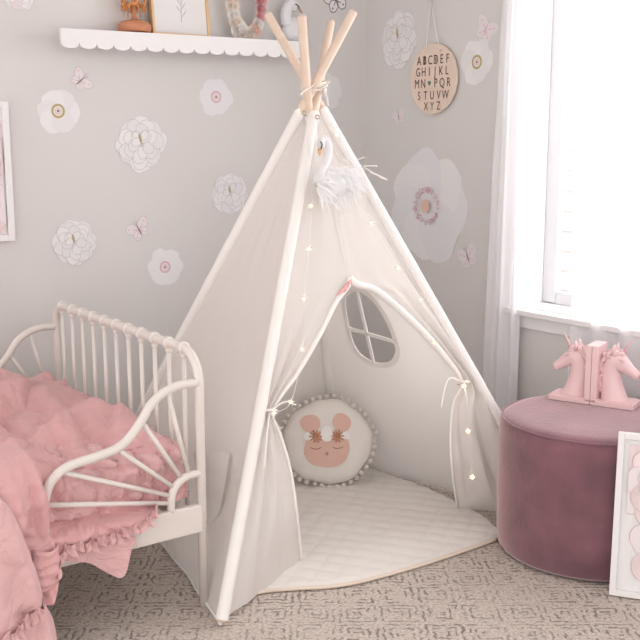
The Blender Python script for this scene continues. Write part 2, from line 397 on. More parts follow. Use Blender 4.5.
# front panel with the door opening and its two tied-back flaps
nF = (FR-FL).cross(aFL-FL).normalized()
inn = nF if nF.dot(CEN-FL) > 0 else -nF
def fh(x, y, off=0): return hit(FL+inn*off, nF, x, y)
MT = .5*(on('FL', T_TOP)+on('FR', T_TOP))
dA = fh(349, 277, -.004)
Rk = [(0, MT), (.34, dA), (.42, fh(335, 303)), (.50, fh(319, 335, .004)), (.585, fh(297, 373, .008)), (.66, fh(272.5, 411, .012)), (.72, fh(280, 435, .02)), (.80, fh(290, 470, .035)), (.9, fh(297, 520, .075)), (1, at(301, 561, 2, .010))]
Lk = [(0, on('FL', T_TOP)), (.34, pole_at('FL', 288)), (.66, pole_at('FL', 410)), (1, pole_at('FL', 622))]
def sheet(LK, RK, amp, nf, seed, side):
    def fn(u, v):
        A = keys(LK, v); B = keys(RK, v); P = A.lerp(B, u); wdt = (B-A).length
        g = sstep(.30, .62, v); a_ = amp*g*(1-.35*sstep(.7, 1, v))
        edge = math.sin(PI*min(1, u*1.15))**.4 if side else math.sin(PI*min(1, (1-u)*1.15))**.4
        ph = nf*2*PI*u + 2.0*nz(u*2, v*2.5, seed)
        P = P + inn*(a_*math.sin(ph)*edge + .008*nz(u*4, v*5, seed+2)*math.sin(PI*u) + .006*nz(u*14, v*9, seed+4)*g*math.sin(PI*u))
        P.z = max(.004, P.z); return P
    return fn
fnL = sheet(Lk, Rk, .012, 2.6, 11, True)
b = MB(); b.grid(fnL, 44, 110)
RLk = [(0, MT), (.34, dA), (.42, fh(376, 291)), (.52, fh(410, 320, .004)), (.60, fh(439, 351, .008)), (.66, fh(461, 381, .010)), (.72, fh(453, 403, .03)), (.80, fh(450, 437, .06)), (.9, fh(452, 472, .09)), (1, at(457, 508, 2, .010))]
RRk = [(0, on('FR', T_TOP)), (.34, pole_at('FR', 270)), (.66, pole_at('FR', 396)), (.80, pole_at('FR', 440)), (1, on('FR', .006))]
fnR = sheet(RLk, RRk, .016, 2.2, 21, False)
b.grid(fnR, 44, 110)
b.build('front_panel', M['canvas'], tp)
b = MB()
b.tube([fnL(1, lerp(.34, 1, i/60))-inn*.003 for i in range(61)], [.0085-.004*sstep(20, 32, i) for i in range(61)], 10)
b.build('door_hem', M['canvas2'], tp)
b = MB(); b.tube([fnR(0, lerp(.34, 1, i/60))-inn*.003 for i in range(61)], [.0125-.0075*sstep(22, 32, i) for i in range(61)], 10)
b.build('door_hem', M['canvas2'], tp)
# door ties with tails
def tie(c, wd, tails):
    c = V(c); b = MB()
    X = (FR-FL).normalized()
    b.tube([c + X*wd*math.cos(a) + inn*.022*math.sin(a) - V((0,0,.004*math.cos(a))) for a in [2*PI*i/28 for i in range(28)]], .0045, 8, closed=True)
    for t in tails: b.tube(curve([c]+[fh(*q, -.02) for q in t], 14), .003, 6)
    b.ell(c+inn*-.02, .007)
    return b.build('door_tie', M['canvas2'], tp)
tie(fh(270, 411, 0), .018, [[(268, 425), (266, 447), (264, 470)], [(285, 402), (296, 405)]])
tie(fh(463, 383, 0), .018, [[(452, 378), (446, 384), (441, 408)], [(466, 395), (467, 404)]])
# horizontal-ish canvas hem at each panel's foot
b = MB(); b.tube([panel_pt('BL', 'FL', i/40, 0, .045, 1)+V((0, 0, .004)) for i in range(41)], .005, 8); b.build('bottom_hem', M['canvas2'], tp)
# pocket on the left panel
def pk(u, v):
    x = lerp(lerp(190, 200, v), keys([(0, 231.0), (.5, 226.5), (.85, 217.0), (1, 207.0)], v), u); y = lerp(452, 521, v)-6*u*v*0
    nL = (FL-BL).cross(aFL-FL).normalized(); P = hit(FL, nL, x, y); o = nL if nL.dot(CEN-FL) < 0 else -nL
    return P + o*(.022*math.sin(PI*min(1, u+.1))*(1-v*.6)-.018)
b = MB(); b.grid(pk, 16, 16); b.build('pocket', M['canvas2'], tp)
# floral lining turned out at the tip of the door
M['floral'] = mat('floral_cotton', (.78, .38, .38), .9, var=.45, vscale=60)
b = MB(); b.grid(lambda u, v: fh(lerp(352, 341, v)+lerp(-5, 6, u)*(.35+.9*v*(1-v*.3)), lerp(279, 296, v)-lerp(0, 5, u)*v, -.012-.006*math.sin(u*PI)), 8, 10)
b.build('floral_patch', M['floral'], tp)
# lashing rope, its tails, grommets
b = MB()
for k in range(4):
    c = APX + V((-.004, 0, .012+.009*k)) ; n = 40
    b.tube([c + V(((.040-.002*k)*math.cos(a), (.045)*math.sin(a), .004*math.sin(3*a+k))) for a in [2*PI*i/n for i in range(n)]], .0042, 8, closed=True)
b.tube(curve([APX+V((-.03, -.04, .03)), at(303, 92, 1, -.74), at(300.5, 96, 1, -.75)], 8), .003, 6)
b.tube(curve([APX+V((.02, -.045, .03)), at(322, 88, 1, -.74), at(330, 81, 1, -.76)], 8), .003, 6)
b.tube(curve([APX+V((.01, -.045, .02)), at(324, 92, 1, -.74), at(327, 98, 1, -.74), at(328, 106, 1, -.74)], 10), .003, 6)
b.build('lashing_rope', M['rope'], tp)
for q in ((304, 113), (317.5, 117)):
    b = MB(); c = at(*q, 1, -.77); b.tube([c+RGT*.006*math.cos(a)+UPV*.006*math.sin(a) for a in [2*PI*i/16 for i in range(16)]], .0022, 6, closed=True); b.build('grommet', M['metalgrey'], tp)
# loose string tail at the right pole
b = MB()
for t in ([(373, 173), (364, 167), (366, 166), (377, 166)], [(367, 169), (374, 174), (380, 176), (387, 180)], [(369, 173), (376, 174), (381, 178), (386, 179)]):
    b.tube(curve([at(x, y, 1, -.82) for x, y in t], 12), .0018, 6)
b.build('loose_string', M['rope'], tp)

# ------------------------------------------------------------------ string of star lights
sl = thing('string_lights', fh(300, 300, -.03).to_tuple(), 'string of small glowing star lights wound along the teepee door edges', 'string lights')
wl = [(299, 111), (311, 160), (312, 206), (309, 248), (304, 299), (302, 349), (291, 402), (274, 414), (281, 430)]
wr = [(303, 112), (337, 135), (354, 180), (371, 223), (398, 268), (421, 300), (433, 342), (462, 378), (466, 392), (468, 430), (471, 452), (472, 477)]
def lo(q): return fh(*q, -.030 if q[1] < 400 else (-.045 if q[0] > 400 else -.05))
for wpts in (wl, wr):
    b = MB(); b.tube(curve([lo(q) for q in wpts], 120), .0009, 5); b.build('light_wire', M['wire'], sl)
def star(c, r, m, tilt):
    b = MB(); R1 = RGT*math.cos(tilt)+UPV*math.sin(tilt); R2 = -RGT*math.sin(tilt)+UPV*math.cos(tilt)
    ring = []
    for i in range(10):
        rr = r if i % 2 == 0 else r*.42; a = PI/2+i*PI/5; ring.append(c+R1*rr*math.cos(a)+R2*rr*math.sin(a))
    b.add([c-FWD*.005]+ring+[c+FWD*.005], [(0, 1+i, 1+(i+1) % 10) for i in range(10)]+[(11, 1+(i+1) % 10, 1+i) for i in range(10)])
    o = b.build('star_light', M['star'], sl, smooth=False)
    b = MB(); b.ell(c-FWD*.006, .0034 if m == 'glow' else .0055, nu=8, nv=6); b.build('bulb', M[m], o)
for q in ((298.5, 111), (311, 206), (309, 249), (304, 299), (302, 349), (291, 402), (274, 413), (337, 135), (371, 223), (398, 268), (421, 300), (434, 343), (464, 386), (468, 431), (472, 477)):
    star(lo(q), .0135, 'glow2' if q[1] in (431, 477, 386) else 'glow', random.uniform(-.5, .5))

# ------------------------------------------------------------------ hanging swan ornament
sw0 = fh(325, 165, -.05)
sw = thing('swan_ornament', sw0.to_tuple(), 'white feathered swan ornament hanging from the top of the teepee', 'ornament')
def so(x, y, o=-.06): return fh(x, y, o)
b = MB(); b.tube(curve([so(321, 140), so(318, 125, -.05), so(317.5, 116, -.03)], 10), .0014, 6); b.tube(curve([so(345, 178), so(332, 150, -.04), so(319, 116, -.03)], 12), .0014, 6); b.build('hanging_cord', M['rope'], sw)
nk = curve([so(320, 146), so(322, 139.5), so(327, 141), so(329, 151), so(326, 164), so(320, 174), so(320, 184)], 30)
b = MB(); b.tube(nk, [lerp(.0125, .011, i/30)+.014*max(0, (i-22)/8) for i in range(31)], 12); b.ell(nk[1]+V((.002, 0, 0)), (.015, .014, .016)); b.build('neck', M['feather'], sw)
b = MB(); c0 = so(319.5, 149.5, -.064); c1 = so(320, 156, -.066); b.tube([c0, c0.lerp(c1, .5), c1], [.008, .006, .001], 8); b.build('beak', mat('beak_amber', (.72, .42, .22), .5), sw)
b = MB(); b.tube(curve([so(320, 141.5, -.078), so(322, 144, -.08), so(321.2, 149, -.078)], 6), .0022, 6); b.build('eye_mark', M['ink'], sw)
b = MB(); b.ell(so(333, 186), (.048, .03, .034), rotz(-.3)); b.build('body', M['feather'], sw)
b = MB()
for i in range(420):
    u = random.random(); cx = lerp(316, 356, u); cy = lerp(184, 176, u)+random.gauss(0, 6); r0 = so(cx, cy, -.06+random.gauss(0, .012))
    a = random.uniform(-.9, 1.0)-PI*.35*random.random(); L_ = random.uniform(.025, .07)
    d = RGT*math.cos(a)+UPV*math.sin(a)-FWD*random.uniform(-.4, .6); d.z -= .15; d.normalize()
    e = r0+d*L_; e.z -= L_*.35; mid = r0.lerp(e, .55)+V((0,0,.006)); sd = d.cross(FWD).normalized()*random.uniform(.0015, .004)
    b.add([r0-sd*.3, mid-sd, e, mid+sd, r0+sd*.3], [(0, 1, 3, 4), (1, 2, 3)])
b.build('feather_tufts', M['feather'], sw)
for t in ([(350, 190), (352, 205), (345, 216), (338, 222)], [(330, 196), (338, 208), (340, 215)], [(345, 196), (335, 205), (343, 212)], [(358, 180), (356, 195), (364, 212), (370, 221)]):
    b = MB(); b.tube(curve([so(*q, -.075) for q in t], 12), [.0018]*12+[.0005], 5); b.build('feather_wisp', M['feather'], sw)

# ------------------------------------------------------------------ play mat
M['mat'] = mat('quilted_cotton', (.84, .80, .76), .9, bump=.1, bscale=200)
front = [(236, 600), (245, 596), (264, 590), (300, 587), (332, 585), (366, 579), (420, 564), (465, 549), (497, 538)]
fp = [at(x, y, 2, .012) for x, y in front]; fk = [(i/(len(fp)-1), q) for i, q in enumerate(fp)]
bk0, bk1 = V((-1.245, -.12, .012)), V((-.375, -.27, .012))
def mf(u, v):
    A = keys(fk, u); B = bk0.lerp(bk1, u); P = A.lerp(B, v)
    P.x += u**4*(math.sin(PI*min(1, v*1.0))**.5)*.13*(1-.3*v)
    # diamond quilting of shallow pillows
    s1 = math.sin((P.x*.8+P.y*.6)*2*PI/.13); s2 = math.sin((P.x*.6-P.y*.8)*2*PI/.13)
    q = (abs(s1)*abs(s2))**.35
    P.z = .008+.006*q+.004*nz(P.x*6, P.y*6)+.003
    if v < .02 or v > .98: P.z = .008
    return P
b = MB(); b.grid(mf, 150, 150)
mt = tag(b.build('play_mat', M['mat']), 'off-white quilted play mat spread on the carpet inside the teepee', 'play mat')
b = MB(); b.tube([mf(i/80, .0)+V((0,0,.0)) for i in range(81)], .006, 8); b.build('edge_binding', mat('cream_binding', (.80, .68, .58), .9), mt)

# ------------------------------------------------------------------ round pompom cushion with a mouse-like face
cc = V((-.545, -.475, .176)); nrm = (CAM-cc); nrm.z = 0; nrm.normalize(); nrm = (nrm+V((.10, 0, .30))).normalized()
cu = thing('round_cushion', (cc.x, cc.y, 0), 'round cream cushion with pompom edge and a sleepy pink animal face', 'cushion')
X = V((0,0,1)).cross(nrm).normalized(); Y = nrm.cross(X).normalized(); RC = .166
def cu_pt(a, r, s, off=0):
    th = .055*(max(0, 1-r**2.6))**.55
    wr_ = 1+.02*math.sin(a*5+1)+.01*math.sin(a*11)
    return cc+X*RC*r*wr_*math.cos(a)*1.03+Y*RC*r*wr_*math.sin(a)*.97+nrm*(s*th+off+.003*nz(r*3*math.cos(a), r*3*math.sin(a), 4)*(1-r))
b = MB()
b.grid(lambda u, v: cu_pt(2*PI*u, v, 1), 72, 24); b.grid(lambda u, v: cu_pt(-2*PI*u, v, -1), 72, 24)
b.build('cushion_body', mat('cream_cotton', (.84, .79, .74), .9, bump=.12, bscale=220), cu)
M['face'] = mat('pink_applique', (.76, .50, .42), .9, bump=.1, bscale=250); M['thread'] = mat('brown_thread', (.42, .22, .15), .9)
def fp_(x, y, off):   # face coords in cushion units
    x *= 1.16; y = (y+.02)*1.16
    r = math.hypot(x, y); a = math.atan2(y, x); return cu_pt(a, r, 1, off)
def fdisc(b, cx, cy, rx, ry, off, mi=0, n=28, y0=None):
    vs = [fp_(cx, cy, off)]
    for k in range(1, 5):
        for j in range(n):
            x = cx+rx*k/4*math.cos(2*PI*j/n); y = cy+ry*k/4*math.sin(2*PI*j/n); vs.append(fp_(x, y, off))
    fs = [(0, 1+j, 1+(j+1) % n) for j in range(n)]
    for k in range(3):
        for j in range(n): fs.append((1+k*n+j, 1+k*n+(j+1) % n, 1+(k+1)*n+(j+1) % n, 1+(k+1)*n+j)[::-1])
    b.add(vs, fs, mi)
fx, fy = -.04, -.17
b = MB(); fdisc(b, fx, fy, .44, .38, .0035); fdisc(b, fx-.30, fy+.52, .185, .19, .002); fdisc(b, fx+.30, fy+.52, .185, .19, .002); b.build('face_applique', M['face'], cu)
M['lace'] = mat('white_lace', (.9, .87, .85), .9); M['petal_o'] = mat('copper_thread', (.62, .30, .16), .8)
b = MB()
fdisc(b, fx, fy+.30, .12, .16, .006, 0); 
for q in (-.35, .35): fdisc(b, fx+q, fy+.26, .09, .08, .0050, 0, 12)
for q in (-.21, .21):
    for k in range(10):
        a = 2*PI*k/10; p0 = fp_(fx+q, fy+.25, .008); p1 = fp_(fx+q+.12*math.cos(a), fy+.25+.13*math.sin(a), .007); b.tube([p0, p1], [.0018, .0026], 5, mi=1)
b.build('flower_crown', [M['lace'], M['petal_o']], cu)
b = MB()
for q in (-.21, .21): b.tube([fp_(fx+q+.1*t, fy+.035-.035*(1-t*t), .006) for t in [-1+i/5 for i in range(11)]], .0013, 5)
for s_ in (1, -1): b.tube([fp_(fx-.025, fy-.10+.03*s_, .0055), fp_(fx+.025, fy-.10-.03*s_, .0055)], .0013, 5)
b.build('stitched_eyes', M['thread'], cu)
M['pom'] = mat('pompom_wool', (.82, .76, .71), .95, bump=.6, bscale=500)
b0 = None
for k in range(40):
    P = cu_pt(2*PI*k/40, 1.06, 0); 
    if b0 is None: b = MB(); b.ell(V((0,0,0))+cu.location, .0098, nu=12, nv=8); b0 = b.build('pompom', M['pom'], cu); o = b0
    else: o = b0.copy(); COL.objects.link(o)
    o.location = P-cu.location+V((random.uniform(-1, 1), random.uniform(-1, 1), random.uniform(-1, 1)))*.002
# string hanging down to the cushion inside the teepee
b = MB(); b.tube(curve([at(327, 320, 1, -.345), at(328.5, 350, 1, -.345), at(331, 396, 1, -.36)], 14), .0022, 6); b.build('inner_cord', mat('beige_cord', (.62, .52, .45), .9), tp)

# ------------------------------------------------------------------ BED
bed = thing('toddler_bed', (-2.1, -.57, 0), 'white metal toddler bed frame with curved rails and knobbed footboard', 'bed')
BX = -1.425; YF, YB = -1.085, -.03; ZT = .735
def bpart(b, n='spindle', sm=True): return b.build(n, M['bedwhite'], bed, smooth=sm)
cr_ = .085
arc = lambda y0, s: [V((BX, y0+s*cr_*(1-math.cos(a)), ZT-cr_+cr_*math.sin(a))) for a in [PI/2*i/8 for i in range(9)]]
pts = [V((BX, YF, .0))]+[V((BX, YF, ZT-cr_-.05))]+arc(YF, 1)+arc(YB, -1)[::-1]+[V((BX, YB, ZT-cr_-.05)), V((BX, YB, 0))]
b = MB(); b.tube(pts, .0130, 16); bpart(b, 'footboard_frame')
b = MB(); b.tube([(BX, YF, .25), (BX, YB, .25)], .012, 12); bpart(b, 'footboard_rail')
for k in range(11):
    y = -.095-k*.0903; b = MB()
    b.tube([(BX, y, .25), (BX, y, ZT)], .0065, 10)
    o = bpart(b); b = MB()
    b.tube([(BX, y-.008, ZT), (BX, y-.006, ZT), (BX, y+.006, ZT), (BX, y+.008, ZT)], [.0145, .0185, .0185, .0145], 16); b.ell((BX, y, ZT-.022), (.0095, .0095, .011)); b.build('knob', M['bedwhite'], o)
G = [(-1.431, .652), (-1.486, .653), (-1.532, .640), (-1.571, .613), (-1.598, .576), (-1.631, .538), (-1.672, .510), (-1.737, .497), (-1.805, .487), (-1.845, .465), (-1.868, .43), (-1.878, .37), (-1.878, .28)]
A_ = [(-1.428, .395), (-1.470, .393), (-1.502, .375), (-1.518, .345), (-1.522, .30)]
RY = [((-1.523, .642), (-1.463, .394)), ((-1.600, .572), (-1.486, .388)), ((-1.672, .508), (-1.508, .366)), ((-1.827, .476), (-1.519, .346)), ((-1.876, .398), (-1.522, .327))]
for yy in (YF, YB):
    b = MB(); b.tube(curve([(x, yy, z) for x, z in G], 70), .0125, 14); bpart(b, 'guard_rail')
    b = MB(); b.tube(curve([(x, yy, z) for x, z in A_], 24), .0115, 12); bpart(b, 'guard_arch')
    for q0, q1 in RY:
        b = MB(); b.tube([(q0[0], yy, q0[1]), (q1[0], yy, q1[1])], .0068, 10); bpart(b, 'guard_ray')
    b = MB(); b.box((-2.14, yy, .265), (1.43, .022, .082)); bevel(bpart(b, 'side_rail', False), .006, 3)
    b = MB(); b.tube([(-2.85, yy, 0), (-2.85, yy, .95)], .0145, 14); bpart(b, 'leg')
b = MB(); b.tube([(-2.85, YF, .95), (-2.85, YB, .95)], .0145, 12)
for k in range(11): y = -.095-k*.0903; b.tube([(-2.85, y, .25), (-2.85, y, .95)], .0065, 8)
bpart(b, 'headboard')
b = MB()
for k in range(12): b.box((-2.8+k*.12, (YF+YB)/2, .285), (.06, 1.02, .015))
bpart(b, 'slats', False)

# mattress with a crumpled fitted sheet
def wrinkle(x, y, z, s=1.0):
    P = V((x, y, z))*s; q = P+V((nz(P.x*3, P.y*3, P.z*3), nz(P.x*3+9, P.y*3, P.z*3), nz(P.x*3, P.y*3+9, P.z*3)))*.18
    a = 1-abs(noise.noise(q*6.0))*2; c_ = 1-abs(noise.noise(q*12.0+V((5, 2, 1))))*2
    return a*.6+c_*.3
def crease(x, y, z, f, seed):
    """sharp creases between soft pillows of cloth"""
    P = V((x*f+seed, y*f, z*f)); w_ = V((nz(P.x*.7, P.y*.7, P.z*.7+4), nz(P.x*.7+8, P.y*.7, P.z*.7), nz(P.x*.7, P.y*.7+8, P.z*.7)))*.9
    d, _ = noise.voronoi(P+w_); t = min(1, (d[1]-d[0])*1.35); return t*(2-t)
def mattress(u, v):
    # v goes round the cross-section, superellipse; u along x
    x = lerp(-2.80, -1.447, u); a = 2*PI*v; e = .35
    cy, cz = (YF+YB)/2, .385; hy, hz = .495, .10
    ex = sstep(0, .05, (x+2.80))*0+1; endr = sstep(0, .03, -1.438-x)**.5
    y = cy+hy*math.copysign(abs(math.cos(a))**e, math.cos(a))*(.93+.07*endr); z = cz+hz*math.copysign(abs(math.sin(a))**e, math.sin(a))*(.55+.45*endr)
    wv = crease(x, y, z, 12, 3)*1.4-.9+.6*(crease(x, y, z, 24, 7)-.5)
    f = .024 if x > -1.9 else .006
    y += math.cos(a)*f*wv; z += math.sin(a)*f*wv; x2 = x+.012*wv*sstep(-1.6, -1.45, x)
    return V((x2, y, max(z, .296)))
b = MB(); b.grid(mattress, 150, 200)
for u in (0, 1):
    b.add([mattress(u, j/60) for j in range(60)]+[V((mattress(u, 0).x, (YF+YB)/2, .385))], [((j+1) % 60, j, 60) for j in range(60)])
tag(b.build('mattress', M['pink2']), 'bed mattress in a crumpled pink sheet showing through the side guard', 'mattress')

# duvet : one sheet running across the bed, down the front, outside the rail on the left and inside the guard on the right
top_h = [(-2.9, .60), (-2.2, .58), (-1.9, .575), (-1.75, .57), (-1.6, .56), (-1.5, .535), (-1.47, .50)]
inner = [(0, (-.085, .43)), (.05, (-.10, .50)), (.16, (-.25, .535)), (.32, (-.5, .545)), (.46, (-.75, .53)), (.56, (-.93, .505)), (.63, (-1.005, .475)), (.72, (-1.040, .42)), (.80, (-1.045, .36)), (.85, (-1.065, .325)), (.89, (-1.112, .318)), (1, (-1.130, .27))]
tuck = [(0, (-.085, .43)), (.05, (-.10, .50)), (.16, (-.25, .535)), (.32, (-.5, .545)), (.46, (-.75, .53)), (.56, (-.93, .505)), (.63, (-1.000, .475)), (.72, (-1.035, .42)), (.80, (-1.040, .37)), (.86, (-1.045, .335)), (.93, (-1.040, .314)), (1, (-1.0, .312))]
tuck = [(t, V((p[0], p[1]))) for t, p in tuck]
outer = [(0, (-.085, .43)), (.05, (-.10, .52)), (.16, (-.25, .56)), (.32, (-.5, .565)), (.48, (-.78, .55)), (.62, (-1.00, .535)), (.70, (-1.09, .51)), (.77, (-1.145, .44)), (.83, (-1.155, .36)), (.91, (-1.160, .27)), (1, (-1.165, .17))]
inner = [(t, V((p[0], p[1]))) for t, p in inner]; outer = [(t, V((p[0], p[1]))) for t, p in outer]
def folds(x, y):
    # long soft folds running diagonally over the bed
    s = 0
    for (ax_, ay_, bx_, by_, h, wd) in ((-2.05, -.75, -1.50, -.20, .034, .05), (-2.1, -.45, -1.62, -.06, .04, .06), (-2.0, -1.02, -1.52, -.62, .026, .05), (-1.75, -1.0, -1.66, -.5, .02, .035), (-2.3, -.85, -1.9, -.55, .03, .05), (-1.62, -.95, -1.47, -.7, .02, .03)):
        d = V((bx_-ax_, by_-ay_)); t = max(0, min(1, (V((x-ax_, y-ay_)).dot(d))/d.length_squared)); dist = V((x-ax_-d.x*t, y-ay_-d.y*t)); sgd = dist.x*d.y-dist.y*d.x
        q = dist.length/(wd*lerp(.55, 1.1, sstep(-.04, .04, sgd/max(.001, d.length)))); s += h*math.exp(-q*q)*(.4+.6*math.sin(PI*min(1, t*.8+.15)))
    return s
def duvet(u, v):
    x = lerp(-2.75, -1.452, u)
    k = sstep(-1.845, -1.90, x); kt = sstep(-1.60, -1.53, x)
    p = (keys(inner, v)*(1-kt)+keys(tuck, v)*kt)*(1-k)+keys(outer, v)*k
    y, z = p.x, p.y
    endf = sstep(-1.56, -1.452, x)
    z -= endf*.05*sstep(.62, .4, v)+.12*sstep(-1.50, -1.45, x)*sstep(.9, .3, v)*.35
    top = sstep(.66, .55, v); sd = 1-top
    z += (folds(x, y)*1.25-.016)*top*sstep(-.02, -.22, y)
    z += (.022*nz(x*5, y*5, 1)+.010*nz(x*11, y*9, 4))*top*sstep(0, .06, v)
    c1 = crease(x*.8, y*.45, z*.8, 5.5, 1); c2 = crease(x, y*.6, z, 15, 5)
    z += (.034*(c1-.6)+.006*(c2-.5))*top*sstep(0, .08, v)
    y -= sd*(1-k)*(.040*(c1-.55)+.026*(c2-.5))*sstep(1.0, .88, v)
    y -= sd*k*(.016*math.sin(x*30+3*nz(x*3, z*3))+.026*(c1-.5)+.012*(c2-.5)+.006)
    if v > .86:
        z += (1-k)*(.02*nz(x*7, 3)+.010*math.sin(x*16)+.055*sstep(-1.80, -1.56, x))*sstep(.90, 1, v)*(1-kt)
    if k < .5: y = max(y, -1.068) if .55 < v < .845 else y
    return V((x, y, z))
b = MB(); b.grid(duvet, 260, 190)
dv = tag(b.build('duvet', M['pink']), 'rumpled dusty pink linen duvet lying on the white metal bed', 'duvet')
def ruffle(fn_edge, out, n, h, amp, freq, up=V((0, 0, 1))):
    """gathered strip: fn_edge(t) point on the seam, out: outward direction"""
    def fn(u, v):
        P = fn_edge(u); a = u*freq*2*PI+3.2*nz(u*freq*.45, 1)+1.5*nz(u*freq*1.3, 8)
        s = (v-.5)*2
        return P + out*(.006+amp*math.sin(a+s*.8)*abs(s)**.8*.9+amp*.35*math.sin(2.3*a+s*2)) + up*(s*h*.5*(1+.25*nz(u*freq, s))+.006*math.sin(a*.7)) + out.cross(up)*(amp*.5*math.cos(a)*abs(s))
    b = MB(); b.grid(fn, n, 6); return b
O = V((0, -1, 0))
ruffle(lambda t: duvet(lerp(.672, .925, t), .985)+V((0, -.004, .004)), O, 420, .030, .010, 15).build('ruffle', M['pink2'], dv)
# flap of the duvet hanging below the ruffle
TL = at(64, 556, 1, -1.118); TR = at(136, 543, 1, -1.118); BC = at(98, 581, 1, -1.118)
b = MB()
def tail(u, v):
    A = TL.lerp(TR, u); zb = keys([(0, V((0, TL.z-.012))), (.30, V((0, BC.z+.06))), (.62, V((0, BC.z+.008))), (.80, V((0, BC.z))), (.93, V((0, BC.z+.08))), (1, V((0, TR.z-.01)))], u).y
    P = V((A.x, A.y-.012*math.sin(u*9)*v-.001, lerp(A.z+.02, zb, v))); return P
b.grid(tail, 30, 16); b.build('lower_flap', M['pink2'], dv)
# rolled corner dropping beside it
b = MB()
def roll(u, v):
    c = curve_r[int(u*40)]; a = lerp(-.4, PI*1.15, v); r = .036*(.75+.25*math.sin(u*PI))*(1 if u < .85 else 1-(u-.85)/.15*.6)
    return c+V((-r*math.cos(a)*1.15, -r*math.sin(a)*.8-.003*math.sin(u*30), .004*math.sin(v*9+u*8)))
curve_r = curve([at(45, 548, 1, -1.15), at(44, 565, 1, -1.15), at(42, 580, 1, -1.15), at(38, 592, 1, -1.15)], 40)
b.grid(roll, 40, 20); b.build('hanging_corner', M['pink'], dv)

# throw / quilt hanging to the floor at the front
def throw(u, v):
    # right edge of the hanging throw slants from (0,490) to (38,560) then falls to (47,640)
    ex = keys([(0, V((-2.10, .545))), (.16, V((-2.035, .50))), (.30, V((-1.985, .43))), (.48, V((-1.945, .30))), (.66, V((-1.920, .19))), (.76, V((-1.895, .13))), (1, V((-1.885, .015)))], v)
    x = lerp(-2.75, ex.x, u); z = ex.y if v > .16 else ex.y
    y = keys([(0, V((-1.05, 0))), (.16, V((-1.165, 0))), (.3, V((-1.20, 0))), (.5, V((-1.215, 0))), (.76, V((-1.225, 0))), (1, V((-1.235, 0)))], v).x
    g = sstep(.1, .7, v)
    y -= g*(.026*math.sin(x*24+1.2*nz(x*4, z*3))+.010*math.sin(x*55+z*6)) + .018*(crease(x, y*.4, z*.6, 9, 2)-.5)
    z += .01*nz(x*5, v*3)
    if u > .97: y += (u-.97)*1.0
    return V((x, y, max(z, .008)))
b = MB(); b.grid(throw, 170, 110)
th = tag(b.build('throw_blanket', M['pink2']), 'ruffled pink linen throw hanging over the bed side down to the carpet', 'blanket')
ruffle(lambda t: throw(lerp(.25, .995, t), lerp(.93, .66, t))+V((0, -.006, 0)), O, 360, .036, .009, 26).build('ruffle', M['pink2'], th)

# ------------------------------------------------------------------ POUF
PC = V((-.20, -1.452, 0)); PR = .302; PH = .447
pf = thing('pouf', PC.to_tuple(), 'round mauve velvet pouf carrying the two unicorn bookends', 'pouf')
prof = [(0, .006), (PR-.03, .006), (PR-.012, .010), (PR-.004, .022), (PR-.002, .06), (PR+.002, .22), (PR-.001, PH-.045), (PR-.004, PH-.028), (PR-.012, PH-.013), (PR-.026, PH-.004), (PR-.05, PH), (PR*.6, PH+.002), (0, PH+.003)]
b = MB(); b.lathe(prof, PC, 96); b.build('padded_body', M['velvet'], pf)
b = MB(); b.tube([PC+V(((PR-.009)*math.cos(a), (PR-.009)*math.sin(a), PH-.013)) for a in [2*PI*i/96 for i in range(96)]], .0032, 8, closed=True); b.build('seam_piping', M['velvet'], pf)
b = MB(); b.lathe([(0, 0), (PR-.03, 0), (PR-.03, .008), (0, .008)], PC, 48); b.build('base', mat('dark_base', (.03, .02, .025), .7), pf)

